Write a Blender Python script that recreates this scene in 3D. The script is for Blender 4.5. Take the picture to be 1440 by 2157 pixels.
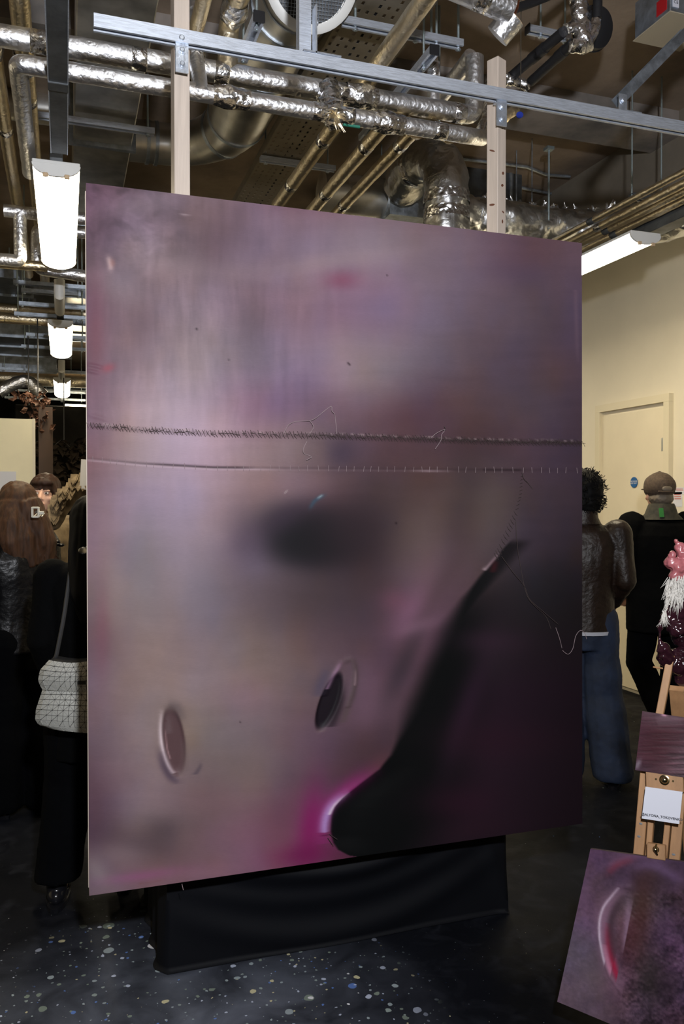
import bpy, bmesh, math, random
import numpy as np
from mathutils import Vector, Matrix, noise, Euler
for o in list(bpy.data.objects): bpy.data.objects.remove(o)
SC = bpy.context.scene; COL = SC.collection
random.seed(7); rng = np.random.RandomState(7)
# ------------------------------------------------------------------ camera
CH = 1.55; FP = 1717.0
cd = bpy.data.cameras.new('camera'); cam = bpy.data.objects.new('camera', cd); COL.objects.link(cam)
cam.location = (0, 0, CH)
cam.rotation_euler = (math.radians(90-0.784), 0, math.radians(-18.75))
cd.sensor_fit = 'HORIZONTAL'; cd.sensor_width = 24; cd.lens = 24*FP/1440; cd.clip_start = .05
SC.camera = cam
# ------------------------------------------------------------------ world, lights, exposure
w = bpy.data.worlds.new('world'); SC.world = w; w.use_nodes = True
w.node_tree.nodes['Background'].inputs[0].default_value = (.5, .6, .8, 1)
w.node_tree.nodes['Background'].inputs[1].default_value = .02
SC.view_settings.view_transform = 'Standard'; SC.view_settings.look = 'None'
SC.view_settings.exposure = 0.0; SC.view_settings.gamma = 1.0; SC.view_settings.use_curve_mapping = False
def spot(name, loc, target, power, angle, blend, size, col):
    l = bpy.data.lights.new(name, 'SPOT'); l.energy = power; l.spot_size = math.radians(angle); l.spot_blend = blend
    l.shadow_soft_size = size; l.color = col
    o = bpy.data.objects.new(name, l); COL.objects.link(o); o.location = loc
    o.rotation_euler = (Vector(target)-Vector(loc)).to_track_quat('-Z', 'Y').to_euler()
    return o
# the photographer's flash, held above and right of the camera
spot('camera_flash', (.20, -.12, 2.2), (0.50, 2.6, 2.35), 415, 150, .9, .06, (.93, .95, 1.0))
def area(name, loc, target, power, sx, sy, col):
    l = bpy.data.lights.new(name, 'AREA'); l.energy = power; l.shape = 'RECTANGLE'; l.size = sx; l.size_y = sy; l.color = col
    o = bpy.data.objects.new(name, l); COL.objects.link(o); o.location = loc
    o.rotation_euler = (Vector(target)-Vector(loc)).to_track_quat('-Z', 'Y').to_euler()
    return o
FLUO = (1.0, .86, .60)
# ------------------------------------------------------------------ helpers
CM = cam.rotation_euler.to_matrix()
def ray(px, py):
    return CM @ Vector(((px-720)/FP, -(py-1078.5)/FP, -1))
def PY(px, py, Y): r = ray(px, py); return Vector((0, 0, CH)) + r*(Y/r.y)
def PX(px, py, X): r = ray(px, py); return Vector((0, 0, CH)) + r*(X/r.x)
def PZ(px, py, Z): r = ray(px, py); return Vector((0, 0, CH)) + r*((Z-CH)/r.z)
def PP(px, py, p0, n):
    r = ray(px, py); o = Vector((0, 0, CH)); return o + r*((Vector(p0)-o).dot(n)/r.dot(n))
def s2l(c): 
    c = np.asarray(c, dtype=float)/255.0
    return np.where(c <= .04045, c/12.92, ((c+.055)/1.055)**2.4)
def rgb(r, g, b, k=1.0): return tuple(float(min(1, v*k)) for v in s2l((r, g, b)))

def mat(name, col, rough=.6, metal=0., bump=0., bscale=60., var=0., vscale=4., emit=None, estr=0., spec=None, col2=None, stretch=None, coat=0., detail=4., rvar=0.):
    m = bpy.data.materials.new(name); m.use_nodes = True
    nt = m.node_tree; b = nt.nodes['Principled BSDF']
    b.inputs['Base Color'].default_value = (*col, 1); b.inputs['Roughness'].default_value = rough; b.inputs['Metallic'].default_value = metal
    if spec is not None: b.inputs['Specular IOR Level'].default_value = spec
    if coat: b.inputs['Coat Weight'].default_value = coat; b.inputs['Coat Roughness'].default_value = .1
    if emit: b.inputs['Emission Color'].default_value = (*emit, 1); b.inputs['Emission Strength'].default_value = estr
    tc = nt.nodes.new('ShaderNodeTexCoord'); mp = nt.nodes.new('ShaderNodeMapping')
    nt.links.new(tc.outputs['Object'], mp.inputs[0])
    if stretch: mp.inputs['Scale'].default_value = stretch
    if var or col2:
        n = nt.nodes.new('ShaderNodeTexNoise'); n.inputs['Scale'].default_value = vscale; n.inputs['Detail'].default_value = detail; n.inputs['Roughness'].default_value = .65
        nt.links.new(mp.outputs[0], n.inputs['Vector'])
        r = nt.nodes.new('ShaderNodeValToRGB'); r.color_ramp.elements[0].position = .35; r.color_ramp.elements[1].position = .65
        c2 = col2 or tuple(max(0, v*(1-var)) for v in col)
        c1 = col if col2 else tuple(min(1, v*(1+var)) for v in col)
        r.color_ramp.elements[0].color = (*c2, 1); r.color_ramp.elements[1].color = (*c1, 1)
        nt.links.new(n.outputs[0], r.inputs[0]); nt.links.new(r.outputs[0], b.inputs['Base Color'])
        if rvar:
            mr = nt.nodes.new('ShaderNodeMapRange'); mr.inputs['From Min'].default_value = .3; mr.inputs['From Max'].default_value = .7
            mr.inputs['To Min'].default_value = rough-rvar; mr.inputs['To Max'].default_value = rough+rvar
            nt.links.new(n.outputs[0], mr.inputs[0]); nt.links.new(mr.outputs[0], b.inputs['Roughness'])
    if bump:
        n2 = nt.nodes.new('ShaderNodeTexNoise'); n2.inputs['Scale'].default_value = bscale; n2.inputs['Detail'].default_value = 3
        nt.links.new(mp.outputs[0], n2.inputs['Vector'])
        bp = nt.nodes.new('ShaderNodeBump'); bp.inputs['Strength'].default_value = min(1, bump); bp.inputs['Distance'].default_value = .01
        nt.links.new(n2.outputs[0], bp.inputs['Height']); nt.links.new(bp.outputs[0], b.inputs['Normal'])
    return m
def foil_mat(name, col, rough, crumple=.5, cs=45):
    m = mat(name, col, rough, 1.0, var=.12, vscale=9)
    nt = m.node_tree; b = nt.nodes['Principled BSDF']
    tc = nt.nodes.new('ShaderNodeTexCoord')
    v = nt.nodes.new('ShaderNodeTexVoronoi'); v.inputs['Scale'].default_value = cs; v.feature = 'SMOOTH_F1'
    n = nt.nodes.new('ShaderNodeTexNoise'); n.inputs['Scale'].default_value = cs*.6; n.inputs['Detail'].default_value = 5; n.inputs['Distortion'].default_value = 1.5
    ad = nt.nodes.new('ShaderNodeMath'); ad.operation = 'ADD'
    nt.links.new(tc.outputs['Object'], v.inputs['Vector']); nt.links.new(tc.outputs['Object'], n.inputs['Vector'])
    nt.links.new(v.outputs['Distance'], ad.inputs[0]); nt.links.new(n.outputs[0], ad.inputs[1])
    bp = nt.nodes.new('ShaderNodeBump'); bp.inputs['Strength'].default_value = crumple; bp.inputs['Distance'].default_value = .008
    nt.links.new(ad.outputs[0], bp.inputs['Height']); nt.links.new(bp.outputs[0], b.inputs['Normal'])
    return m
M = {}
M['foil'] = foil_mat('foil_jacket', (.84, .84, .86), .40, .4, 60)
M['foil_tape'] = foil_mat('crumpled_foil', (.84, .84, .86), .2, .9, 38)
M['foil_warm_lit'] = foil_mat('warm_lit_foil_jacket', (.76, .66, .48), .38, .35, 60)  # warm tint stands in for batten light reflected in plain foil
M['foil_duct'] = foil_mat('foil_duct', (.78, .79, .80), .33, .8, 22)
M['galv'] = mat('galvanised_steel', (.46, .52, .60), .42, .9, .12, 120, .25, 14, rvar=.08)
M['galv_bright'] = mat('zinc_strut', (.62, .67, .76), .5, .75, .15, 90, .18, 30, stretch=(.6, 8, 8))
M['galv_dark'] = mat('weathered_steel', (.13, .14, .15), .5, .7, .1, 60, .3, 6)
M['duct'] = mat('sheet_duct', (.50, .49, .46), .38, .85, .05, 10, .35, 3, rvar=.1)
M['spiral'] = mat('spiral_duct', (.72, .71, .68), .38, .95, .05, 14, .15, 5, rvar=.05)
M['zinc'] = mat('zinc_plate', (.55, .60, .68), .38, .8, .15, 90, .2, 25)
M['rod'] = mat('threaded_rod', (.42, .50, .52), .45, .8, .3, 400)
M['blackcap'] = mat('black_plastic', (.012, .012, .014), .45)
M['rubber'] = mat('black_pipe_foam', (.010, .010, .012), .65, bump=.15, bscale=80)
M['copper'] = mat('copper', (.55, .22, .12), .3, 1, var=.2, vscale=20)
M['foam'] = mat('phenolic_foam', (.62, .45, .28), .9, bump=.3, bscale=200)
M['white'] = mat('white_plastic', (.72, .72, .70), .45)
M['cream'] = mat('cream_paint', (.72, .66, .53), .55, bump=.04, bscale=300, var=.03, vscale=2)
M['door'] = mat('door_paint', (.72, .64, .48), .42, bump=.04, bscale=200, var=.04, vscale=1.5)
M['partition'] = mat('partition_paint', (.78, .72, .52), .6, var=.03)
M['steel'] = mat('hinge_steel', (.55, .55, .52), .3, 1)
M['blue'] = mat('sign_blue', (.01, .10, .30), .4)
M['red'] = mat('red_plastic', (.40, .01, .015), .4)
M['navy'] = mat('blue_plastic', (.01, .03, .28), .4)
M['fluo'] = mat('fluorescent_diffuser', (.9, .9, .85), .5, emit=FLUO, estr=22.0)
M['ink'] = mat('ink', (.03, .03, .04), .6)
M['paper'] = mat('paper', (.62, .63, .70), .6)
M['redink'] = mat('red_ink', (.45, .08, .06), .6)
M['backdark'] = mat('dark_back_paint', (.010, .009, .008), .9, var=.4, vscale=3, spec=.05)

def link(o): COL.objects.link(o); return o
def rootloc(p):
    v = Vector((0, 0, 0))
    while p is not None: v += p.location; p = p.parent
    return v
class MB:
    def __init__(s): s.v = []; s.f = []
    def add(s, vs, fs):
        n = len(s.v); s.v += [tuple(v) for v in vs]; s.f += [tuple(i+n for i in f) for f in fs]; return s
    def box(s, c, size, R=None, bev=0):
        c = Vector(c); hx, hy, hz = [k/2 for k in size]; vs = []
        if bev <= 0:
            for z in (-hz, hz):
                for x, y in ((-hx, -hy), (hx, -hy), (hx, hy), (-hx, hy)):
                    p = Vector((x, y, z)); vs.append(c+(R@p if R else p))
            return s.add(vs, [(3, 2, 1, 0), (4, 5, 6, 7), (0, 1, 5, 4), (1, 2, 6, 5), (2, 3, 7, 6), (3, 0, 4, 7)])
        b = min(bev, hx*.9, hy*.9, hz*.9)
        for z, k in ((-hz, b), (-hz+b, 0), (hz-b, 0), (hz, b)):
            for x, y in ((-hx+b, -hy+k), (hx-b, -hy+k), (hx-k, -hy+b), (hx-k, hy-b), (hx-b, hy-k), (-hx+b, hy-k), (-hx+k, hy-b), (-hx+k, -hy+b)):
                p = Vector((x, y, z)); vs.append(c+(R@p if R else p))
        fs = [tuple(reversed(range(8))), tuple(range(24, 32))]
        for r in range(3):
            for i in range(8): j = (i+1) % 8; fs.append((r*8+i, r*8+j, r*8+8+j, r*8+8+i))
        return s.add(vs, fs)
    def bar(s, p0, p1, wx, wy, up=(0, 0, 1)):        # box from p0 to p1
        p0 = Vector(p0); p1 = Vector(p1); R, L = frame(p0, p1, up)
        return s.box((p0+p1)/2, (wx, wy, L), R)
    def tube(s, pts, r, seg=12, caps=True, jit=0., jf=12., sc=(1, 1), step=None):
        pts = [Vector(p) for p in pts]; rs = r if isinstance(r, (list, tuple, np.ndarray)) else [r]*len(pts)
        if step:
            np_, nr = [pts[0]], [rs[0]]
            for a, b, ra, rb in zip(pts, pts[1:], rs, rs[1:]):
                n = max(1, int((b-a).length/step))
                for k in range(1, n+1): np_.append(a.lerp(b, k/n)); nr.append(ra+(rb-ra)*k/n)
            pts, rs = np_, nr
        n0 = len(s.v); t0 = (pts[1]-pts[0]).normalized()
        ref = Vector((0, 0, 1)) if abs(t0.z) < .9 else Vector((1, 0, 0))
        a = t0.cross(ref).normalized(); vs = []
        for i, p in enumerate(pts):
            t = (pts[min(i+1, len(pts)-1)]-pts[max(i-1, 0)])
            if t.length < 1e-9: t = t0
            t = t.normalized(); a = (a-t*a.dot(t)).normalized(); b = t.cross(a)
            for k in range(seg):
                th = 2*math.pi*k/seg; d = a*math.cos(th)*sc[0]+b*math.sin(th)*sc[1]; rr = rs[i]
                q = p+d*rr
                if jit: q += d*jit*noise.noise(q*jf)+d*jit*.5*noise.noise(q*jf*3)
                vs.append(q)
        fs = [(i*seg+k, i*seg+(k+1) % seg, (i+1)*seg+(k+1) % seg, (i+1)*seg+k) for i in range(len(pts)-1) for k in range(seg)]
        if caps: fs += [tuple(reversed(range(seg))), tuple((len(pts)-1)*seg+k for k in range(seg))]
        return s.add(vs, fs)
    def lathe(s, prof, c, axis=(0, 0, 1), seg=24, caps=True):
        ax = Vector(axis).normalized(); c = Vector(c)
        a = ax.cross(Vector((0, 0, 1)) if abs(ax.z) < .9 else Vector((1, 0, 0))).normalized(); b = ax.cross(a); vs = []
        for r, h in prof:
            for k in range(seg):
                th = 2*math.pi*k/seg; vs.append(c+ax*h+(a*math.cos(th)+b*math.sin(th))*r)
        n = len(prof)
        fs = [(i*seg+k, i*seg+(k+1) % seg, (i+1)*seg+(k+1) % seg, (i+1)*seg+k) for i in range(n-1) for k in range(seg)]
        if caps: fs += [tuple(reversed(range(seg))), tuple((n-1)*seg+k for k in range(seg))]
        return s.add(vs, fs)
    def ball(s, c, r, sx=1, sy=1, sz=1, seg=14, rings=9, R=None, jit=0, jf=20):
        c = Vector(c); vs = []
        for i in range(rings+1):
            ph = math.pi*i/rings
            for k in range(seg):
                th = 2*math.pi*k/seg; p = Vector((math.sin(ph)*math.cos(th)*sx, math.sin(ph)*math.sin(th)*sy, math.cos(ph)*sz))*r
                if R: p = R@p
                q = c+p
                if jit: q += p.normalized()*jit*noise.noise(q*jf)
                vs.append(q)
        fs = [(i*seg+k, (i+1)*seg+k, (i+1)*seg+(k+1) % seg, i*seg+(k+1) % seg) for i in range(rings) for k in range(seg)]
        return s.add(vs, fs)
    def prism(s, poly, p0, ex, ey, ez, depth):      # 2-D polygon swept along ez
        p0 = Vector(p0); ex = Vector(ex); ey = Vector(ey); ez = Vector(ez); n = len(poly)
        vs = [p0+ex*x+ey*y for x, y in poly]+[p0+ex*x+ey*y+ez*depth for x, y in poly]
        fs = [(i, (i+1) % n, n+(i+1) % n, n+i) for i in range(n)]+[tuple(reversed(range(n))), tuple(range(n, 2*n))]
        return s.add(vs, fs)
    def build(s, name, m, parent=None, smooth=False, origin=None, label=None, cat=None, group=None, kind=None, ang=40):
        me = bpy.data.meshes.new(name)
        off = rootloc(parent) if parent is not None else None
        if off is None:
            a = np.array(s.v); lo = a.min(0); hi = a.max(0)
            off = Vector(origin) if origin else Vector(((lo[0]+hi[0])/2, (lo[1]+hi[1])/2, lo[2]))
        a = np.array(s.v)-np.array(off)
        me.from_pydata(a.tolist(), [], s.f); me.materials.append(m)
        bm = bmesh.new(); bm.from_mesh(me); bmesh.ops.remove_doubles(bm, verts=bm.verts, dist=1e-6); bmesh.ops.recalc_face_normals(bm, faces=bm.faces); bm.to_mesh(me); bm.free()
        if smooth:
            me.polygons.foreach_set('use_smooth', [True]*len(me.polygons)); me.set_sharp_from_angle(angle=math.radians(ang))
        o = link(bpy.data.objects.new(name, me))
        if parent is not None: o.parent = parent
        else: o.location = off
        tag(o, label, cat, group, kind); return o
def tag(o, label=None, cat=None, group=None, kind=None):
    if label: o['label'] = label
    if cat: o['category'] = cat
    if group: o['group'] = group
    if kind: o['kind'] = kind
    return o
def thing(name, loc, label, cat, group=None):
    o = link(bpy.data.objects.new(name, None)); o.empty_display_size = .1; o.location = loc
    return tag(o, label, cat, group)
def frame(p0, p1, up=(0, 0, 1)):
    z = (p1-p0); L = z.length; z = z/L; u = Vector(up)
    if abs(z.dot(u)) > .98: u = Vector((0, 1, 0))
    x = u.cross(z).normalized(); y = z.cross(x)
    return Matrix((x, y, z)).transposed(), L
def copy_tree(o, parent=None):
    c = o.copy(); COL.objects.link(c); c.parent = parent
    for ch in list(o.children): copy_tree(ch, c)
    return c
def fillet(pts, rad, n=6):
    pts = [Vector(p) for p in pts]; out = [pts[0]]
    for a, b, c in zip(pts, pts[1:], pts[2:]):
        u = (a-b); v = (c-b); r = min(rad, u.length*.49, v.length*.49); p = b+u.normalized()*r; q = b+v.normalized()*r
        for k in range(n+1): t = k/n; out.append(p*(1-t)**2+b*2*t*(1-t)+q*t*t)
    out.append(pts[-1]); return out
C_PROF = lambda w, h, t, lip: [(-w/2, 0), (w/2, 0), (w/2, -h), (w/2-lip, -h), (w/2-lip, -h+.007), (w/2-lip+t, -h+.007), (w/2-lip+t, -h+t), (w/2-t, -h+t), (w/2-t, -t), (-w/2+t, -t), (-w/2+t, -h+t), (-w/2+lip-t, -h+t), (-w/2+lip-t, -h+.007), (-w/2+lip, -h+.007), (-w/2+lip, -h), (-w/2, -h)]
def strut_mb(mb, p0, p1, back=(0, 0, 1), w=.041, h=.041):
    """C channel from p0 to p1; 'back' points out of its closed back, the slot is opposite; p0/p1 on the back's centre line"""
    p0 = Vector(p0); p1 = Vector(p1); z = (p1-p0).normalized(); y = Vector(back); y = (y-z*y.dot(z)).normalized(); x = y.cross(z)
    return mb.prism(C_PROF(w, h, .0025, min(.010, w*.25)), p0, x, y, z, (p1-p0).length)
def bolt_mb(mb, p, n, r=.009):
    n = Vector(n).normalized()
    mb.lathe([(r*1.6, 0), (r*1.6, .0018), (r, .0018), (r, .007), (r*.7, .009)], p, n, 12); return mb
def pipe(name, label, pts, r, m, group='foil wrapped service pipes', bands=(), fil=.07, joints=(), seg=20, jit=.0015, bandmat=None, cat='pipe'):
    """insulated pipe run with foil bands (fractions of the run) and crumpled joints"""
    t = thing(name, Vector(pts[0]), label, cat, group)
    path = fillet(pts, fil)
    MB().tube(path, r, seg, True, jit, 14, step=.025).build('foil_jacket', m, t, True, ang=60)
    seglen = [0]
    for a, b in zip(path, path[1:]): seglen.append(seglen[-1]+(b-a).length)
    def at(f):
        s = f*seglen[-1]
        for i in range(len(path)-1):
            if s <= seglen[i+1]+1e-9:
                k = (s-seglen[i])/max(1e-9, seglen[i+1]-seglen[i]); return path[i].lerp(path[i+1], k), (path[i+1]-path[i]).normalized()
        return path[-1], (path[-1]-path[-2]).normalized()
    for f in bands:
        p, d = at(f); MB().tube([p-d*.028, p-d*.026, p+d*.026, p+d*.028], [r, r+.0016, r+.0016, r], seg, False).build('tape_band', bandmat or M['foil_tape'], t, True, ang=80)
    for f in joints:
        p, d = at(f)
        MB().tube([p-d*.07, p-d*.04, p-d*.012, p+d*.012, p+d*.04, p+d*.07], [r*1.02, r*1.14, r*1.27, r*1.22, r*1.16, r*1.02], seg, False, .008, 30, step=.012).build('joint_wrap', M['foil_tape'], t, True, ang=80)
    return t

# ================================================================== SETTING
XL, XR, YB, YF, ZC = -5.0, 4.34, -3.2, 16.0, 4.0
def plane_box(name, c, size, m, **k): return MB().box(c, size).build(name, m, kind='structure', **k)
# floor: dark blue-black paint with years of dropped paint on it
fm = bpy.data.materials.new('studio_floor_paint'); fm.use_nodes = True; nt = fm.node_tree; bs = nt.nodes['Principled BSDF']
def N(t, **k):
    n = nt.nodes.new(t)
    for a, b in k.items(): n.inputs[a].default_value = b
    return n
def L(a, b): nt.links.new(a, b)
tc = N('ShaderNodeTexCoord')
def ramp(src, p0, p1, c0=(0, 0, 0, 1), c1=(1, 1, 1, 1)):
    r = N('ShaderNodeValToRGB'); r.color_ramp.elements[0].position = p0; r.color_ramp.elements[1].position = p1
    r.color_ramp.elements[0].color = c0; r.color_ramp.elements[1].color = c1; L(src, r.inputs[0]); return r.outputs[0]
def mix(f, a, b):
    m = N('ShaderNodeMix'); m.data_type = 'RGBA'
    for s, i in ((f, 0), (a, 6), (b, 7)):
        if isinstance(s, (tuple, float, int)): m.inputs[i].default_value = s
        else: L(s, m.inputs[i])
    return m.outputs[2]
def mul(a, b):
    m = N('ShaderNodeMath'); m.operation = 'MULTIPLY'
    for s, i in ((a, 0), (b, 1)):
        if isinstance(s, (float, int)): m.inputs[i].default_value = s
        else: L(s, m.inputs[i])
    return m.outputs[0]
def nz(scale, detail=4., dist=0.):
    n = N('ShaderNodeTexNoise', Scale=scale, Detail=detail, Distortion=dist); L(tc.outputs['Object'], n.inputs['Vector']); return n.outputs[0]
def vor(scale, th0, th1, seed):
    mp = N('ShaderNodeMapping'); mp.inputs['Location'].default_value = (seed, seed*2.3, 0); L(tc.outputs['Object'], mp.inputs[0])
    dn = N('ShaderNodeTexNoise', Scale=scale*1.6, Detail=2.); L(mp.outputs[0], dn.inputs['Vector'])
    mx = N('ShaderNodeMix'); mx.data_type = 'RGBA'; mx.inputs[0].default_value = .06/ (scale**.5); L(mp.outputs[0], mx.inputs[6]); L(dn.outputs['Color'], mx.inputs[7])
    v = N('ShaderNodeTexVoronoi', Scale=scale); L(mx.outputs[2], v.inputs['Vector'])
    sel = N('ShaderNodeSeparateColor'); L(v.outputs['Color'], sel.inputs[0])
    rr = N('ShaderNodeMapRange'); rr.inputs['From Min'].default_value = .4; rr.inputs['From Max'].default_value = 1.; rr.inputs['To Min'].default_value = 0; rr.inputs['To Max'].default_value = th1; L(sel.outputs[0], rr.inputs[0])
    ls = N('ShaderNodeMath'); ls.operation = 'LESS_THAN'; L(v.outputs['Distance'], ls.inputs[0]); L(rr.outputs[0], ls.inputs[1])
    return ls.outputs[0], sel.outputs[1], sel.outputs[2]
base = mix(ramp(nz(1.6, 6), .35, .7), (.0045, .0049, .0066, 1), (.0085, .0095, .0135, 1))
base = mix(mul(ramp(nz(9, 8, 1.), .5, .75), .35), base, (.028, .03, .04, 1))
# flash pool in front of the plinth, painted into the floor as mottled dust
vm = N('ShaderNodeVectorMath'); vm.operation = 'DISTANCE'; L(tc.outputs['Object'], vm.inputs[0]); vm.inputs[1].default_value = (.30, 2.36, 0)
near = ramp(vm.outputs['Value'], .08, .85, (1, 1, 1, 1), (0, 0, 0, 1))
flash_pool = mul(near, ramp(nz(5, 8, .6), .22, .78))
base = mix(mul(flash_pool, .8), base, (.21, .23, .29, 1))
near2 = ramp(vm.outputs['Value'], .25, 1.15, (1, 1, 1, 1), (0, 0, 0, 1))
for sc_, th, seed, al, reg in ((14, .30, 1.3, .75, True), (30, .34, 5.1, .85, True), (55, .26, 9.7, .8, True), (11, .05, 3.9, .8, False), (26, .07, 7.2, .8, False), (60, .09, 2.2, .7, False)):
    msk, s1, s2 = vor(sc_, 0, th, seed)
    colr = N('ShaderNodeValToRGB'); el = colr.color_ramp.elements
    colr.color_ramp.interpolation = 'CONSTANT'
    el[0].position = 0; el[0].color = (.34, .40, .42, 1); el[1].position = .3; el[1].color = (.5, .55, .68, 1)
    for ps, cc in ((.5, (.22, .27, .22, 1)), (.66, (.60, .55, .34, 1)), (.76, (.12, .22, .55, 1)), (.86, (.30, .36, .34, 1)), (.95, (.75, .75, .78, 1))):
        e = el.new(ps); e.color = cc
    L(s1, colr.inputs[0])
    a = mul(msk, al)
    if reg: a = mul(a, ramp(mul(near2, nz(2.1+seed*.1, 3)), .12, .26))
    else: a = mul(a, ramp(nz(1.1+seed*.05, 2), .47, .55))
    base = mix(a, base, colr.outputs[0])
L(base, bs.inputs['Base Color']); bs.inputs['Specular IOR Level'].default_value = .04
L(ramp(nz(7, 5), .3, .7, (.42, .42, .42, 1), (.62, .62, .62, 1)), bs.inputs['Roughness'])
bp = N('ShaderNodeBump', Strength=.25, Distance=.004); L(nz(40, 6), bp.inputs['Height']); L(bp.outputs[0], bs.inputs['Normal'])
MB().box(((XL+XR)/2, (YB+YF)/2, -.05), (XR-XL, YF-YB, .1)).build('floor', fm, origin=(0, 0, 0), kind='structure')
conc = mat('ceiling_concrete', (.34, .26, .19), .85, bump=.25, bscale=14, var=0, vscale=1.3, col2=(.17, .13, .095), detail=8)
plane_box('ceiling', ((XL+XR)/2, (YB+YF)/2, ZC+.1), (XR-XL, YF-YB, .2), conc)
beamm = mat('beam_concrete', (.30, .26, .23), .85, bump=.2, bscale=20, col2=(.11, .105, .10), vscale=2)
plane_box('trim_1', (1.9, 4.33, ZC-.08), (4.88, .26, .16), beamm, label='shallow concrete beam crossing the ceiling')
plane_box('trim_2', (4.0, 5.4, ZC-.22), (.68, 17.2, .44), mat('beam_paint', (.22, .19, .15), .8, var=.1), label='deep boxed beam along the top of the right wall')
plane_box('wall_right', (XR+.06, (YB+YF)/2, ZC/2), (.12, YF-YB, ZC), M['cream'])
plane_box('wall_left', (XL-.06, (YB+YF)/2, ZC/2), (.12, YF-YB, ZC), M['cream'])
plane_box('wall_back', ((XL+XR)/2, YF+.06, ZC/2), (XR-XL, .12, ZC), M['backdark'])
plane_box('wall_front', ((XL+XR)/2, YB-.06, ZC/2), (XR-XL, .12, ZC), M['cream'])
plane_box('baseboard_right', (XR-.008, (YB+5.0)/2, .05), (.016, 5.0-YB, .10), M['cream'])
plane_box('baseboard_right', (XR-.008, (5.94+YF)/2, .05), (.016, YF-5.94, .10), M['cream'])
# door in the right wall
Y0, Y1, ZT = 5.02, 5.92, 2.30
dr = MB().box((XR-.012, (Y0+Y1)/2, ZT/2), (.02, Y1-Y0-.1, ZT-.07)).build('door_1', M['door'], kind='structure')
fb = MB(); fb.box((XR-.022, Y0+.03, ZT/2), (.044, .06, ZT)); fb.box((XR-.022, Y1-.03, ZT/2), (.044, .06, ZT)); fb.box((XR-.022, (Y0+Y1)/2, ZT+.031), (.044, Y1-Y0, .06))
fb.build('door_frame', mat('frame_paint', (.68, .61, .45), .45), dr)
for z in (1.98, 1.1, .25):
    hb = MB(); hb.tube([(XR-.030, Y0+.075, z-.05), (XR-.030, Y0+.075, z+.05)], .008, 10); hb.box((XR-.0225, Y0+.09, z), (.003, .03, .1)); hb.build('hinge', M['steel'], dr)
sg = PX(1335, 1016, XR-.026)
sd = MB().lathe([(.043, 0), (.043, .003), (.041, .004)], sg, (-1, 0, 0), 28).build('fire_door_sign', M['blue'], dr, label='round blue sign')
def text(body, size, loc, rot, m, parent, name='lettering', extr=.0004, bold=0., align='CENTER'):
    cu = bpy.data.curves.new('txt', 'FONT'); cu.body = body; cu.size = size; cu.align_x = align; cu.align_y = 'CENTER'; cu.extrude = extr; cu.offset = bold; cu.resolution_u = 2
    t = bpy.data.objects.new('txt', cu); COL.objects.link(t)
    dg = bpy.context.evaluated_depsgraph_get(); me = bpy.data.meshes.new_from_object(t.evaluated_get(dg))
    bpy.data.objects.remove(t); me.materials.clear(); me.materials.append(m); me.name = name
    o = link(bpy.data.objects.new(name, me)); o.parent = parent
    o.matrix_local = Matrix.Translation(Vector(loc)-rootloc(parent)) @ rot.to_4x4()
    return o
RW = Matrix(((0, 0, -1), (-1, 0, 0), (0, 1, 0)))    # text facing -X
text('FIRE DOOR\nKEEP SHUT', .016, sg+Vector((-.0045, 0, 0)), RW, M['white'], sd)
# notices on the wall beside the door
for (px, py, wy, hz, lab) in ((1426, 1052, .10, .11, 'lower small white notice on the cream wall'), (1430, 1034, .11, .05, 'upper small white caption card on the cream wall')):
    p = PX(px, py, XR-.001); n_ = MB().box(p, (.002, wy, hz)).build('paper_notice', M['paper'], label=lab, cat='notice')
    lb = MB()
    for k in range(3): lb.box(p+Vector((-.0015, -.01*k*.3, hz*.32-k*hz*.14)), (.0006, wy*.7, hz*.05))
    lb.build('printed_lines', M['redink'], n_)

# partition, far left, and what is behind it
pa = thing('partition', PZ(40, 1440, 0), 'pale cream freestanding partition panel behind the people on the left', 'partition')
q0 = PY(-120, 1400, 7.37); q1 = PY(72, 1400, 7.37)
MB().box(((q0.x+q1.x)/2, 7.40, 1.12), (q1.x-q0.x, .06, 2.24)).build('panel', M['partition'], pa)
MB().box((q1.x+.006, 7.40, 1.12), (.02, .064, 2.25)).build('edge_strip', M['cream'], pa, label='pale edge strip')
pn = PY(15, 1012, 7.365); MB().box(pn, (.14, .004, .15)).build('paper_notice', M['paper'], pa)
bk = thing('brown_timber_post', (q1.x+.10, 7.9, 0), 'reddish brown timber post just behind the cream partition', 'post')
MB().box((q1.x+.09, 7.9, 1.2), (.12, .1, 2.4)).build('shaft', mat('brown_wood', (.028, .011, .005), .6, var=.2), bk)
# ================================================================== CEILING SERVICES
YR = 2.60
# main rail the painting posts hang from
a = PY(197, 50, YR); ZR = a.z+.004
rail = thing('strut_rail', (a.x, YR, ZR), 'long bright zinc strut rail crossing the whole picture in front of both timber posts', 'rail')
strut_mb(MB(), (a.x, YR, ZR+.0205), (3.4, YR, ZR+.0205), (0, 0, 1), .034, .041).build('channel', M['galv_bright'], rail)
# upright strut on the rail
u = PY(648, 60, YR)
up = thing('strut_upright', (u.x, YR+.02, ZR+.02), 'bright upright zinc strut standing on the middle of the long rail', 'strut')
strut_mb(MB(), (u.x, YR+.03, ZR+.022), (u.x, YR+.03, ZC), (0, -1, 0), .041, .041).build('channel', M['galv_bright'], up)
lb = MB(); lb.box((u.x+.045, YR, ZR+.024), (.13, .04, .005)); lb.box((u.x+.024, YR, ZR+.10), (.005, .04, .16)); lb.build('angle_bracket', M['zinc'], up)
bb = MB(); bolt_mb(bb, (u.x+.0265, YR, ZR+.13), (1, 0, 0)); bb.build('bolt', M['zinc'], up)
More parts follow.
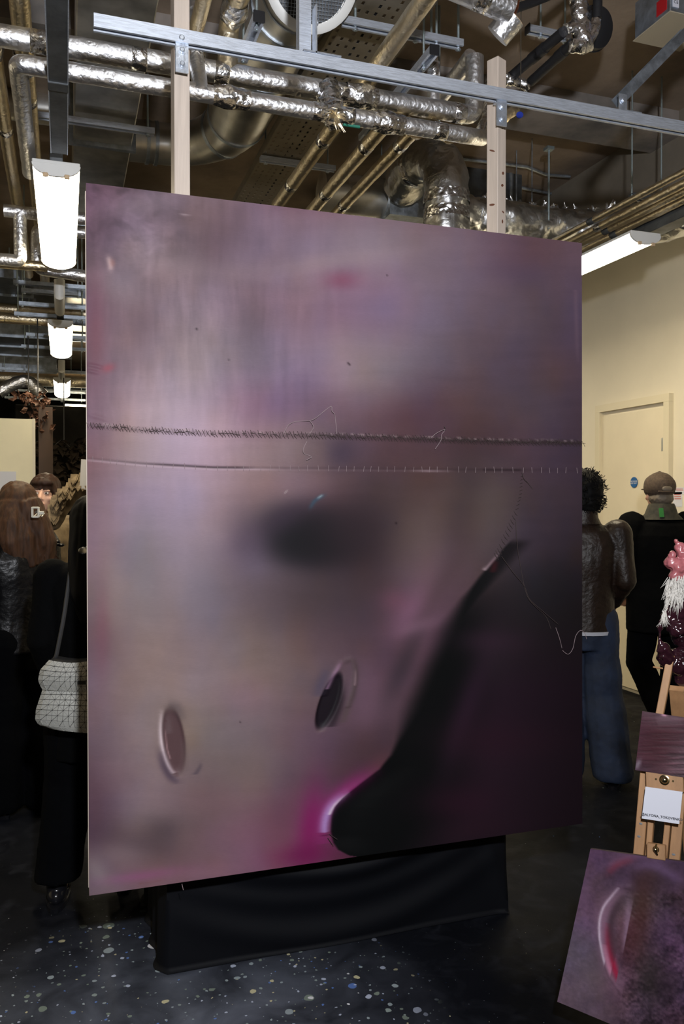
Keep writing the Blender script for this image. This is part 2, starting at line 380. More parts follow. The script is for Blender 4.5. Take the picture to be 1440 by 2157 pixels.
# sloping slotted brace on the right
b0 = PY(1306, 222, YR+.02); b1 = PY(1452, 72, YR+.02)
br = thing('slotted_brace', (b0.x, YR+.02, ZR+.02), 'sloping slotted strut brace rising from the rail at the upper right', 'strut')
def slotted(mb, p0, p1, w, t, nrm, pitch=.05, sl=.028, sw=.013):
    p0 = Vector(p0); p1 = Vector(p1); R, Ln = frame(p0, p1, nrm); x = R.col[0]; y = R.col[1]; z = R.col[2]
    n = max(1, int(Ln/pitch)); e = w/2
    def bx(c0, c1, s0, s1): mb.box(p0+x*((c0+c1)/2)+z*((s0+s1)/2), (abs(c1-c0), t, abs(s1-s0)), R)
    bx(-e, -sw/2, 0, Ln); bx(sw/2, e, 0, Ln)
    for i in range(n+1):
        s0 = max(0, i*pitch-(pitch-sl)/2); s1 = min(Ln, i*pitch+(pitch-sl)/2)
        if s1 > s0: bx(-sw/2, sw/2, s0, s1)
    return mb
bm_ = MB(); d_ = (b1-b0).normalized(); nn = Vector((-d_.z, 0, d_.x))
slotted(bm_, b0, b1, .041, .003, nn)
bm_.bar(b0+Vector((0, .019, 0))-nn*.012*-1, b1+Vector((0, .019, 0))+nn*.012, .003, .003)
R_, L_ = frame(b0, b1, nn)
for sgn in (-1, 1): bm_.box((b0+b1)/2+R_.col[0]*(.0195*sgn)+nn*.018, (.003, .036, L_), R_)
bm_.build('channel', M['galv'], br)
pb = PY(1311, 217, YR-.012)
MB().box((pb.x, pb.y, pb.z), (.034, .005, .066)).build('angle_bracket', M['zinc'], br)
MB().box((pb.x+.035, YR, ZR+.023), (.10, .03, .005)).build('foot_plate', M['zinc'], br)
bb = MB(); bolt_mb(bb, (pb.x, pb.y-.0025, pb.z+.008), (0, -1, 0), .010); bb.build('bolt', M['zinc'], br)

# timber posts carrying the painting
wood = mat('pine', (.50, .42, .355), .6, var=.10, vscale=3, stretch=(14, 14, .9), bump=.08, bscale=40)
knot = mat('knot', (.13, .05, .028), .6)
def post(name, px0, py_top, rot, lab, z0=1.0):
    t_ = PY(px0, py_top, YR+.05); x = t_.x; R = Matrix.Rotation(rot, 3, 'Z')
    t = thing(name, (x, YR+.052, z0), lab, 'post')
    s = .050; MB().box((x, YR+.052, (z0+t_.z)/2), (s, s, t_.z-z0), R, bev=.002).build('timber', wood, t)
    return t, x, t_.z
pl, xl, zl = post('timber_post', 379, -70, .10, 'left pale pine post holding the painting, running up out of the picture')
pr, xr, zr = post('timber_post', 1046, 127, .42, 'right pale pine post with dark knots holding the painting', 1.0)
def brk(px, parent, kz, x0, gly):
    x = PY(px, 150, YR-.004).x; bx_ = MB()
    bx_.box((x, YR-.005, ZR-.062), (.040, .005, .095)); bx_.box((x, YR+.006, ZR-.0245), (.040, .028, .005)); bx_.build('angle_bracket', M['zinc'], parent)
    for dz in (-.042, -.085):
        q = MB(); bolt_mb(q, (x, YR-.0075, ZR+dz), (0, -1, 0), .008); q.build('bolt', M['zinc'], parent)
brk(383, pl, 0, 0, 0); brk(1056, pr, 0, 0, 0)
q = MB(); bolt_mb(q, (PY(383, 100, YR-.02).x, YR-.013, ZR-.008), (0, -1, 0), .009); q.build('bolt', M['zinc'], pl)
Rp = Matrix.Rotation(.42, 3, 'Z')
for zz, u_, sx, sz, tl in ((2.82, -.018, .018, .005, .5), (2.74, .016, .007, .012, .9), (2.695, .006, .010, .008, -.4), (2.625, -.016, .016, .007, .2), (2.60, .018, .008, .006, .3), (2.565, .01, .006, .012, .1), (2.9, .004, .003, .004, 0)):
    side = u_ < 0
    base_ = Vector((xr, YR+.052, zz))
    nrm_ = Rp @ (Vector((-1, 0, 0)) if side else Vector((0, -1, 0))); tan_ = Rp @ (Vector((0, -1, 0)) if side else Vector((1, 0, 0)))
    c = base_+nrm_*.0252+tan_*(abs(u_)*(-.0 if side else .4))
    RR = Matrix((tan_, nrm_, Vector((0, 0, 1)))).transposed() @ Matrix.Rotation(tl, 3, 'Y')
    MB().ball(c, 1, sx*.8, .0008, sz*.6, 10, 6, RR).build('knot', knot, pr, True)

# foil pipes crossing the picture behind the rail
YA, YB_ = 3.20, 3.08
def zy(px, py, Y): return PY(px, py, Y)
UA = [zy(-60, 88, YA), zy(999, 229, YA)]; UA[1].z = UA[0].z = (zy(300, 131, YA).z+zy(800, 205, YA).z)/2
ra = .040
e = UA[1]
ee = PY(997, 120, YA)
pipe('foil_pipe', 'upper of the two bright foil pipes behind the rail, turning up at its right end', [UA[0], (e.x, YA, e.z), (e.x, YA, ee.z), ], ra, M['foil'], bands=(.1, .26, .40, .62, .86), joints=(.66,), fil=.05)
lz = (zy(120, 151, YB_).z+zy(600, 214, YB_).z)/2-.006
l0 = PY(38, 138, YB_); l1 = PY(985, 280, YB_)
le = PY(1040, 240, YB_+.12)
rb = .033
pipe('foil_pipe', 'lower of the two bright foil pipes behind the rail, running left to a bend', [(l0.x, YB_+1.0, lz), (l0.x, YB_, lz), (l1.x, YB_, lz), (l1.x+.12, YB_+.10, lz+.05)], rb, M['foil'], bands=(.72, .76, .9), joints=(.60, .82, ), fil=.03)
jx = PY(702, 215, YB_)
# the wrapped valve that ties the two pipes together
vw = thing('foil_wrapped_valve', (jx.x, YB_, lz), 'crumpled foil bundle tying the two bright pipes together at the middle', 'valve', None)
MB().tube([(jx.x+.01, YA, UA[0].z), (jx.x+.005, (YA+YB_)/2, (UA[0].z+lz)/2), (jx.x, YB_-.01, lz-.03)], [.05, .045, .042], 14, True, .02, 30, step=.01).build('foil_wrap', M['foil_tape'], vw, True, ang=70)
tw = MB()
for k in range(14):
    a_ = rng.uniform(0, 6.28); tw.tube([(jx.x, YB_-.03, lz-.02), (jx.x+.03*math.cos(a_), YB_-.05, lz-.03+.03*math.sin(a_)), (jx.x+.05*math.cos(a_+.4), YB_-.05, lz-.045+.045*math.sin(a_))], [.007, .004, .001], 5)
tw.build('foil_scraps', M['foil_warm_lit'], vw, kind='stuff')
MB().tube([(jx.x+.04, YB_-.0, lz-.034), (jx.x+.11, YB_, lz-.034)], .006, 8).build('green_label', mat('green_label', (.02, .18, .12), .5), vw)

# pipes running away from the camera, above the crossing pairs
def runY(px, py, z, y0, y1): p = PZ(px, py, z); return [(p.x, y0, z), (p.x, y1, z)]
zz = 3.36
pipe('foil_pipe', 'foil pipe running away down the left edge of the ceiling', runY(46, 60, zz, 1.6, 7.2), .037, M['foil_warm_lit'], bands=(.18, .42), joints=(.36,))
pipe('foil_pipe', 'foil pipe cut by the left edge of the picture, running away below the ceiling', runY(8, 250, zz, 1.6, 7.0), .034, M['foil_warm_lit'], bands=(.5,), joints=(.36,))
pipe('foil_pipe', 'foil pipe rising past the left timber post and running away above the rail', runY(421, 30, zz, 1.9, 3.25), .028, M['foil_warm_lit'], bands=(.5,))
p = PZ(498, 50, zz)
pipe('foil_pipe', 'stout foil pipe turning down onto the bright pair just right of the left post', [(p.x, 1.9, zz+.05), (p.x-.01, YA, zz+.05), (p.x-.01, YA, UA[0].z-.01)], .040, M['foil_warm_lit'], bands=(.55,), joints=(.8,), fil=.06)
p = PZ(404, 130, 3.3)
pipe('foil_pipe', 'short upright foil pipe crossing the bright pair behind the left post', [(p.x, YA+.08, 3.55), (p.x, YA-.02, UA[0].z+.02), (p.x, YB_-.02, lz-.01)], .030, M['foil'], joints=(.5,), fil=.05)
pipe('foil_pipe', 'first warm-lit foil pipe slanting away behind the painting, leftmost of the three', runY(843, 70, 3.34, 1.9, 9.5), .036, M['foil_warm_lit'], bands=(.08, .2, .26, .34), group='three warm foil pipes slanting away above the painting')
p = PZ(800, 275, 3.26)
pipe('foil_pipe', 'middle warm-lit foil pipe slanting away behind the painting', [(p.x, YB_+.03, lz+.0), (p.x, YB_+.3, 3.26), (p.x, 9.5, 3.26)], .034, M['foil_warm_lit'], bands=(.1, .2), group='three warm foil pipes slanting away above the painting')
p = PZ(858, 290, 3.26)
pipe('foil_pipe', 'rightmost warm-lit foil pipe slanting away behind the painting', [(p.x, YB_+.03, lz+.0), (p.x, YB_+.3, 3.26), (p.x, 9.5, 3.26)], .032, M['foil_warm_lit'], bands=(.09, .22), group='three warm foil pipes slanting away above the painting')
# short risers at the right end of the pair
p = PY(915, 165, YA-.01)
pipe('foil_pipe', 'short foil riser standing on the bright pair below the capped strut', [(p.x, YA, UA[0].z+.02), (p.x, YA, p.z+.07)], .026, M['foil'], bands=(.8,))
p0 = PY(950, 185, YA+.10); p1 = PY(993, 118, YA+.02)
pipe('foil_pipe', 'slanting foil pipe joining the top of the upturned pipe end', [PY(925, 208, YA+.3), p1], .036, M['foil'])
pr0 = PY(1024, 272, YB_+.03)
pipe('foil_pipe', 'foil pipe bending up behind the right timber post', [(l1.x+.10, YB_+.09, lz+.04), PY(1030, 240, YB_+.15), PY(1035, 165, YB_+.2)], .028, M['foil_tape'], jit=.006)
# left-hand group below
g0 = 'foil pipes stacked beside the near light at the left'
zc_ = 3.22
a0 = PZ(8, 443, zc_); a1 = PZ(180, 455, zc_)
pipe('foil_pipe', 'level foil pipe passing behind the near end of the first light', [(a0.x, a0.y, zc_), (a1.x+.25, a0.y, zc_)], .036, M['foil'], group=g0)
pipe('foil_pipe', 'upright foil pipe left of the near light, dropping to the lower level pipe', [(PY(42, 460, a0.y).x, a0.y, zc_), (PY(42, 460, a0.y).x, a0.y+.02, PY(42, 548, a0.y).z), (PY(-60, 548, a0.y).x, a0.y+.02, PY(42, 548, a0.y).z)], .036, M['foil'], group=g0, fil=.03)
y2 = a0.y+.35
pipe('foil_pipe', 'bent foil pipe dropping right behind the near light', [(PY(180, 478, y2).x, y2, PY(60, 478, y2).z), (PY(78, 478, y2).x, y2, PY(60, 478, y2).z), (PY(78, 560, y2).x, y2, PY(60, 565, y2).z), (PY(180, 560, y2).x, y2, PY(60, 572, y2).z)], .038, M['foil'], group=g0, fil=.05)
pipe('foil_pipe', 'lowest level foil pipe crossing under the others at the far left', [PY(-20, 553, y2-.1), PY(100, 562, y2-.1)], .03, M['foil_warm_lit'], group=g0)

# ducts
def ybox(name, pxl, pxr, py, z, y0, y1, h, m, lab, flanges=()):
    xl_, xr_ = PZ(pxl, py, z).x, PZ(pxr, py, z).x
    t = thing(name, ((xl_+xr_)/2, y0, z), lab, 'duct')
    MB().box(((xl_+xr_)/2, (y0+y1)/2, z+h/2), (xr_-xl_, y1-y0, h), bev=.006).build('casing', m, t)
    for fy in flanges: MB().box(((xl_+xr_)/2, fy, z+h/2), (xr_-xl_+.05, .035, h+.05)).build('flange', M['galv'], t)
    return t, xl_, xr_
d1, dxl, dxr = ybox('rectangular_duct', 159, 318, 90, 3.62, 1.5, 6.6, .30, M['duct'], 'wide rectangular steel duct running away behind the left post', (2.5, 4.95, 6.4))
# trapeze under that duct
def trapeze(name, p0, p1, lab, rods, ztop=ZC, m=None, cap=False, group='strut trapeze hangers', w=.041, rr=.005, zlow=None, cat='hanger'):
    p0 = Vector(p0); p1 = Vector(p1); t = thing(name, p0, lab, cat, group)
    strut_mb(MB(), p0, p1, (0, 0, 1), w, .03).build('channel', m or M['galv_bright'], t)
    for f in rods:
        q = p0.lerp(p1, f); MB().tube([(q.x, q.y, (zlow if zlow else q.z-.045)), (q.x, q.y, ztop)], rr, 8).build('threaded_rod', M['rod'], t)
        nb = MB(); nb.lathe([(.013, 0), (.013, .003), (.009, .003), (.009, .010)], (q.x, q.y, q.z-.042), (0, 0, 1), 6); nb.build('nut', M['zinc'], t)
    if cap: MB().box(p0+(p0-p1).normalized()*.004+Vector((0, 0, -.015)), (.044, .008, .044) if abs((p1-p0).y) > abs((p1-p0).x) else (.008, .044, .044), bev=.003).build('end_cap', M['blackcap'], t)
    return t
c0 = PZ(140, 258, 3.56); yy = c0.y
trapeze('trapeze_hanger', (c0.x-.25, yy, 3.59), (PY(325, 272, yy).x, yy, 3.59), 'strut hanger under the wide rectangular duct with a rod at its right end', (.02, .95))
# upper right hanger of the cable tray
def cross(px0, px1, py, z, lab, rods, **k):
    c = PZ((px0+px1)/2, py, z); return trapeze('trapeze_hanger', (PY(px0, py, c.y).x, c.y, z), (PY(px1, py, c.y).x, c.y, z), lab, rods, **k)
cross(722, 972, 62, 3.56, 'bright strut hanger carrying the perforated tray right of the upright strut', (.10, .60, .78, .97), rr=.006)
cross(548, 705, 340, 3.60, 'strut hanger under the far part of the perforated tray above the painting', (.07, .9))
# stubby struts with black end caps that point at the camera
def stub(px, py, y0, y1, lab, m=None):
    c = PY(px, py, y0)
    return trapeze('trapeze_hanger', (c.x, y0, c.z+.015), (c.x, y1, c.z+.015), lab, (.12, .9), m=m, cap=True)
stub(545, 36, 2.95, 3.25, 'black capped strut end beside the round duct, left of the upright strut')
stub(914, 106, 3.05, 3.9, 'black capped strut end hanging just above the rail right of centre')
cq_ = PY(1112, 62, 3.45); trapeze('trapeze_hanger', (cq_.x, 3.45, cq_.z+.015), (PY(1198, 62, 3.45).x, 3.45, cq_.z+.015), 'short bright strut with a black end cap below the copper pipe at the upper right', (.3, .9), cap=True)
for px, y, zb, zt, lab in ((908, 3.3, 3.3, 4, 'threaded rod above the slanting foil pipe'), (925, 3.7, 3.4, 4, 'thin threaded rod right of the black capped strut'),):
    c = PY(px, 60, y); MB().tube([(c.x, y, zb), (c.x, y, zt)], .006, 8).build('threaded_rod', M['rod'], label=lab, cat='rod')
# perforated cable tray
def tray(name, pxl, pxr, py, z, y0, y1, lab, m):
    xl_, xr_ = PZ(pxl, py, z).x, PZ(pxr, py, z).x; w_ = xr_-xl_
    t = thing(name, ((xl_+xr_)/2, y0, z), lab, 'cable tray')
    nx = 9; cw = w_/nx; cl = .055; vs, fs = [], []; ny = int((y1-y0)/cl)
    xs = [xl_]; 
    for i in range(nx): xs += [xl_+i*cw+cw*.34, xl_+i*cw+cw*.66]
    xs.append(xr_); ys = [y0]
    for j in range(ny): ys += [y0+j*cl+cl*.25, y0+j*cl+cl*.7]
    ys.append(y0+ny*cl); W = len(xs)
    for y in ys:
        for x in xs: vs.append((x, y, z))
    for j in range(len(ys)-1):
        for i in range(W-1):
            if i % 2 == 1 and j % 2 == 1 and ((i//2+j//2*2) % 7 != 6): continue
            fs.append((j*W+i, j*W+i+1, (j+1)*W+i+1, (j+1)*W+i))
    o = MB().add(vs, fs).build('perforated_bed', m, t); so = o.modifiers.new('thickness', 'SOLIDIFY'); so.thickness = .002
    for x in (xl_, xr_): MB().box((x, (y0+y1)/2, z+.025), (.003, y1-y0, .05)).build('side_flange', m, t)
    for k in range(4):
        x = xl_+w_*(.2+.18*k); MB().tube([(x+.01*math.sin(5*s+k), y0+s*(y1-y0), z+.012) for s in np.linspace(0, 1, 20)], .009, 6).build('cable', M['rubber'], t)
    return t
traym = mat('tray_steel', (.26, .225, .17), .5, .7, var=.12, vscale=6)
tray('cable_tray', 566, 700, 300, 3.61, 1.9, 9.0, 'wide perforated cable tray running away above the painting', traym)
# round duct with grille
gc = PY(655, -42, 3.12); gd = Vector((-.10, -.85, -.42)).normalized()
rd = thing('round_duct', gc, 'large round steel duct that ends in a white rimmed mesh grille above the rail', 'duct')
R1 = .176
px_a = PZ(516, 225, 3.72)
path = [gc-gd*.02, gc-gd*.22, Vector((px_a.x+.01, 3.6, 3.77)), Vector((px_a.x, 4.2, 3.765)), Vector((px_a.x, 4.85, 3.76)), Vector((px_a.x-.22, 5.15, 3.755)), Vector((dxr+.003, 5.15, 3.75))]
path = fillet(path, .25, 8)
rads = [R1 if p.y < 4.6 else max(.125, R1-(p.y-4.6)*.1) for p in path]
rads = [min(rads[i], .122) if path[i].x < px_a.x-.25 else rads[i] for i in range(len(path))]
MB().tube(path, rads, 32, True, step=.05).build('spiral_casing', M['spiral'], rd, True, ang=60)
for i in (4, 12, 20, 28, 33):
    if i < len(path)-1:
        d = (path[i+1]-path[i]).normalized(); MB().tube([path[i]-d*.012, path[i]+d*.012], rads[i]+.006, 32).build('seam_ring', M['galv'], rd, True, ang=50)
d = Vector((-1, 0, 0)); 
for xx in (px_a.x-.40, dxr+.12): MB().tube([(xx, 5.15, 3.75), (xx-.02, 5.15, 3.75)], .129, 32).build('seam_ring', M['galv'], rd, True, ang=50)
MB().lathe([(.152, .0), (.152, .02), (.178, .02), (.188, .012), (.188, -.03), (.172, -.03)], gc, gd, 40, caps=False).build('grille_rim', M['white'], rd, True, ang=50)
ga = gd.cross(Vector((0, 0, 1))).normalized(); gb = gd.cross(ga); gm = MB()
for k in range(-11, 12):
    o_ = k*.0125; hl = math.sqrt(max(0, .15**2-o_**2))
    for A, B in ((ga, gb), (gb, ga)): gm.tube([gc+A*o_-B*hl+gd*.012, gc+A*o_+B*hl+gd*.012], .0009, 4)
MB().lathe([(.150, -.001), (.150, .001)], gc-gd*.012, gd, 40).build('interior_shade_disc', M['blackcap'], rd)  # black disc stands in for the shade inside the duct mouth
gm.build('wire_mesh', M['galv'], rd, kind='stuff')
MB().box(gc+gd*.03+Vector((.01, 0, .03)), (.05, .02, .05)).build('sensor_box', M['white'], rd)
# two smaller ducts in the dark behind
t = thing('round_duct', PY(60, 215, 5.0), 'dim round steel duct crossing behind the foil pipes at the far left', 'duct')
p = PY(40, 222, 5.3); MB().tube([(p.x-.6, 5.3, p.z), (dxl, 5.3, p.z)], .09, 24, step=.2).build('casing', M['spiral'], t, True)
# foil elbow duct rising behind the painting
fz = PY(940, 470, 4.2)
fd = thing('foil_duct', fz, 'fat crumpled foil duct bending down behind the top of the painting', 'duct')
pp = fillet([PY(850, 395, 4.9), PY(862, 350, 4.65), PY(925, 335, 4.35), Vector((fz.x, 4.2, PY(940, 370, 4.2).z)), (fz.x, 4.2, 2.1)], .16, 8)
MB().tube([(pp[12].x, pp[12].y, pp[12].z), (pp[12].x, pp[12].y, ZC)], .005, 6).build('hanger_rod', M['rod'], fd)
MB().tube(pp, .125, 36, True, .012, 16, step=.02).build('foil_jacket', M['foil_duct'], fd, True, ang=70)
for pz in (420, 455): zq = PY(940, pz, 4.2).z; MB().tube([(fz.x, 4.2, zq-.03), (fz.x, 4.2, zq+.03)], .131, 36, False, .004, 20).build('tape_band', M['foil_tape'], fd, True)
MB().tube([pp[8]-(pp[9]-pp[8]).normalized()*.02, pp[8]+(pp[9]-pp[8]).normalized()*.03], .135, 36, False, .004, 20).build('tape_band', M['foil_tape'], fd, True)
bxp = PY(862, 395, 5.0)
bxd = thing('duct_box', bxp, 'square galvanised duct box behind the foil bend', 'duct')
for q in (-.1, .2): MB().tube([(bxp.x+q, 5.25, bxp.z+.15), (bxp.x+q, 5.25, ZC)], .005, 6).build('hanger_rod', M['rod'], bxd)
MB().box((bxp.x+.05, 5.25, bxp.z), (.34, .5, .34), bev=.004).build('casing', M['galv'], bxd); MB().box((bxp.x+.05, 5.0, bxp.z), (.39, .03, .39)).build('flange', M['galv'], bxd)
MB().tube([(bxp.x-.12, 5.2, bxp.z-.02), (bxp.x-.55, 5.2, bxp.z-.02)], .13, 24).build('spigot', M['spiral'], bxd, True)
for px, y_, w_, h_, lab in ((760, 6.2, .55, .5, 'pale sheet steel duct box low behind the slanting pipes'), (1010, 5.6, .5, .45, 'dark green grey duct box behind the right timber post')):
    p = PY(px, 425, y_); o = thing('duct_box', (p.x, y_, p.z-.2), lab, 'duct'); MB().tube([(p.x, y_, p.z), (p.x, y_, ZC)], .005, 6).build('hanger_rod', M['rod'], o); MB().box((p.x, y_, p.z), (w_, .4, h_), bev=.005).build('casing', M['galv'] if px == 760 else M['galv_dark'], o); MB().box((p.x+w_*.3, y_-.2, p.z), (.02, .02, h_)).build('flange', M['galv'], o)
# horizontal foil duct right
h0 = PY(1010, 465, 4.7); h1 = PY(1225, 480, 4.7)
hd = thing('foil_duct', h0, 'fat wrinkled foil duct lying behind the right post and running to the right wall', 'duct')
hz_ = (PY(1100, 468, 4.7).z)
MB().tube(fillet([(h0.x-.3, 4.7, hz_), (h1.x+.02, 4.7, hz_), (3.55, 4.2, 3.28), (3.75, 3.2, 3.28), (3.8, 1.8, 3.28)], .15, 8), .115, 34, True, .022, 13, step=.02).build('foil_jacket', M['foil_duct'], hd, True, ang=70)
rip = MB()
for k in range(40):
    x = rng.uniform(h0.x, 3.6); c = Vector((x, 4.7-max(0, x-h1.x)*.8, hz_+.1+max(0, x-h1.x)*.15)); a_ = rng.uniform(0, 3.1)
    rip.tube([c, c+Vector((.03*math.cos(a_), -.02, .03)), c+Vector((.05*math.cos(a_), -.03, .06*rng.rand()))], [.012, .008, .001], 5)
rip.build('torn_foil', M['foil_tape'], hd, kind='stuff')

# upper right: capped foil pipe, copper, black foam pipes, black disc
c0 = PY(1064, 56, 2.9)
cp = thing('capped_foil_pipe', c0, 'cut end of a thick foil pipe section showing tan foam, top right', 'pipe')
ax = Vector((.42, -.45, .55)).normalized()
MB().tube([c0-ax*.045, c0+ax*.045], .052, 26, True, .002, 20).build('foil_jacket', M['foil'], cp, True, ang=50)
MB().lathe([(.050, .0455), (.050, .047)], c0, ax, 26).build('foam_face', M['foam'], cp)
q0 = PY(975, -25, 2.85); q1 = PY(1075, 18, 2.85)
pipe('foil_pipe', 'thick bright foil pipe entering from the top edge right of centre', [q0+(q0-q1)*2, q1], .055, M['foil'], bands=(.8,))
MB().tube(fillet([PY(1065, 48, 2.88), PY(1075, 36, 2.85), PY(1086, 18, 2.85), PY(1092, -40, 2.8)], .02), [.012]*len(fillet([PY(1065, 48, 2.88), PY(1075, 36, 2.85), PY(1086, 18, 2.85), PY(1092, -40, 2.8)], .02)), 12).build('copper_pipe', M['copper'], label='short bare copper pipe poking out of the tan foam end', cat='pipe', smooth=True)
pipe('black_pipe', 'black foam sleeved pipe running off the top edge beside the copper pipe', [PY(1085, 18, 2.95), PY(1150, -5, 3.0), PY(1230, -50, 3.0)], .018, M['rubber'], group='black foam sleeved pipes')
bl0, bl1 = PY(1185, 68, 3.0), PY(1075, 162, 3.35)
def bpipe(lab, pts, r, tape): 
    t = pipe('black_pipe', lab, pts, r, M['rubber'], group='black foam sleeved pipes', jit=.001)
    for f in tape:
        a_, b_ = Vector(pts[0]), Vector(pts[-1]); d = (b_-a_).normalized(); q = a_.lerp(b_, f); MB().tube([q-d*.03, q+d*.03], r+.003, 16).build('tape_band', M['rubber'], t, True)
bpipe('left one of the two black sleeved pipes slanting down from the foil bundle', [bl0, bl1], .022, (.4, .5))
bpipe('right one of the two black sleeved pipes slanting down from the foil bundle', [PY(1205, 92, 3.0), PY(1118, 172, 3.35)], .022, (.25,))
fbn = thing('foil_bundle', PY(1225, 80, 3.0), 'crumpled silver foil junction where the black pipes meet, top right', 'pipe')
for nm, pts, rs in (('foil_limb', [(1215, -20), (1222, 30), (1228, 92)], [.034, .036, .034]), ('foil_limb', [(1228, 92), (1245, 75), (1256, 42)], [.034, .026, .020]), ('foil_limb', [(1192, 62), (1212, 55), (1228, 70)], [.024, .028, .028]), ('foil_limb', [(1202, 96), (1220, 98), (1240, 92)], [.024, .03, .028])):
    MB().tube([PY(x, y, 2.98) for x, y in pts], rs, 18, True, .010, 34, step=.008).build(nm, M['foil_tape'], fbn, True, ang=70)
pipe('black_pipe', 'black sleeved pipe dropping from the top edge into the foil bundle', [PY(1260, -40, 2.98), PY(1257, 40, 2.98)], .020, M['rubber'], group='black foam sleeved pipes')
dc = PY(1246, 62, 3.12)
dk = thing('black_duct_cap', dc, 'large round black duct cap behind the crumpled foil bundle', 'duct cap')
MB().lathe([(.0, -.05), (.082, -.045), (.088, -.035), (.088, .03), (.0, .04)], dc, Vector((-.2, 1, .3)), 36, caps=False).build('cap', M['blackcap'], dk, True, ang=40)
MB().lathe([(.094, -.02), (.094, -.005)], dc, Vector((-.2, 1, .3)), 36).build('rim', M['rubber'], dk)
p = PY(1165, 22, 4.0)
rdb = thing('round_duct', p, 'short blue grey round duct behind the black pipes at the top right', 'duct')
MB().tube([(p.x-.2, 4.0, p.z), (p.x+.30, 4.0, p.z)], .12, 28).build('casing', M['spiral'], rdb, True); MB().tube([(p.x+.06, 4.0, p.z), (p.x+.085, 4.0, p.z)], .127, 28).build('seam_ring', M['galv'], rdb, True)
p0_ = PY(1093, 182, 3.30)
fj = thing('foil_bundle', p0_, 'small crumpled foil joint just right of the right post top', 'pipe')
MB().tube([PY(1030, 172, 3.33), PY(1060, 168, 3.33), PY(1085, 170, 3.33), PY(1112, 186, 3.33)], [.03, .022, .026, .02], 14, True, .014, 30, step=.012).build('foil_wrap', M['foil_tape'], fj, True, ang=70)
fj = thing('foil_bundle', PY(1070, 240, 3.2), 'crumpled warm foil end poking out under the rail right of the right post', 'pipe')
MB().tube([PY(1060, 245, 3.2), PY(1075, 238, 3.2), PY(1090, 228, 3.2)], [.026, .022, .015], 14, True, .012, 30, step=.012).build('foil_wrap', M['foil_warm_lit'], fj, True, ang=70)
o = thing('blue_tag', PY(1094, 243, 3.0), 'small blue disc hanging under the rail right of the right post', 'tag')
MB().lathe([(.0145, 0), (.0145, .004)], PY(1094, 243, 3.0), (-.4, -1, .1), 22).build('disc', M['navy'], o)
MB().tube([PY(1094, 240, 3.0), PY(1096, 225, 3.02), (PY(1096, 225, 3.02).x, 3.02, ZC-.3)], .002, 5).build('wire', M['steel'], o)
# control box with CE mark
bx0 = PY(1432, 34, 2.75)
bo = thing('control_box', bx0, 'grey metal control box with a CE mark at the top right corner', 'box')
MB().box((bx0.x+.07, 2.86, bx0.z+.09), (.24, .22, .16), bev=.003).build('casing', M['galv'], bo)
MB().box((bx0.x+.07, 2.86, bx0.z+.008), (.25, .23, .004)).build('base_plate', mat('box_base', (.42, .36, .26), .6), bo)
MB().box((bx0.x-.0505, 2.80, bx0.z+.06), (.003, .06, .06)).build('red_label', M['red'], bo, label='red side panel')
pc = Vector((bx0.x-.025, 2.7475, bx0.z+.05))
ce = MB().box(pc, (.030, .003, .040)).build('label_plate', M['paper'], bo)
RF = Matrix(((1, 0, 0), (0, 0, -1), (0, 1, 0)))
text('CE', .019, pc+Vector((0, -.0018, 0)), RF, M['ink'], ce)
# rods hanging at the right
for px, pyt, pyb, Y_, lab in ((1155, 172, 482, 4.6, 'long threaded rod right of the right post'), (1080, 300, 410, 5.6, 'thin far threaded rod just right of the right post')):
    q = PY(px, pyb, Y_); o = thing('threaded_rod', (q.x, Y_, q.z), lab, 'rod'); MB().tube([(q.x, Y_, q.z), (q.x, Y_, 3.84 if px == 1155 else ZC)], .007, 8).build('rod', M['rod'], o); MB().box((q.x, Y_, (3.84 if px == 1155 else ZC)-.01), (.05, .05, .02)).build('anchor', M['rod'], o)
c0 = PY(1328, 408, 3.9); trapeze('trapeze_hanger', (c0.x, 3.9, c0.z), (c0.x+.34, 3.9, c0.z), 'dark strut hanger carrying the pipes along the right wall', (.02, .62), m=M['galv_dark'])
q = PY(1250, 300, 5.0)
# thin conduits on the ceiling
for i, pts in enumerate(([(975, 335), (1060, 345), (1110, 352), (1150, 368), (1200, 372)], [(985, 378), (1080, 392), (1160, 408)])):
    MB().tube([PZ(x, y, ZC-.02) for x, y in pts], .012, 8).build('ceiling_conduit', M['galv'], smooth=True, label=('upper', 'lower')[i]+' thin wavy conduit clipped to the bare ceiling right of the right post', cat='conduit')
# pipes and tray along the right wall
gx = PZ(1335, 452, 3.10)
for k, (dx, dz, r) in enumerate(((0, 0, .022), (.055, -.012, .020), (.108, -.028, .020), (-.05, .03, .018))):
    x = gx.x+dx; pipe('foil_pipe', ('warm-lit foil pipe along the right wall, second from the bottom', 'warm-lit foil pipe along the right wall, third from the bottom', 'warm-lit foil pipe along the right wall, nearest the wall', 'topmost warm-lit foil pipe along the right wall')[k], [(x, 1.6, 3.13+dz), (x, 5.6, 3.13+dz)], r, M['foil_warm_lit'], group='warm foil pipes along the right wall', bands=(.6, .75), bandmat=M['galv_dark'] if k else None)
tx = gx.x+.20
tr = thing('steel_trunking', (tx, 1.6, 3.05), 'flat grey steel trunking with bolt heads below the pipes on the right wall side', 'trunking')
MB().box((tx, 3.6, 3.08), (.10, 4.0, .08), bev=.003).build('casing', M['galv_dark'], tr)
for y_ in (3.15, 3.22, 4.2): 
    q = MB(); bolt_mb(q, (tx-.05, y_, 3.10), (-1, 0, 0), .007); q.build('bolt', M['zinc'], tr)

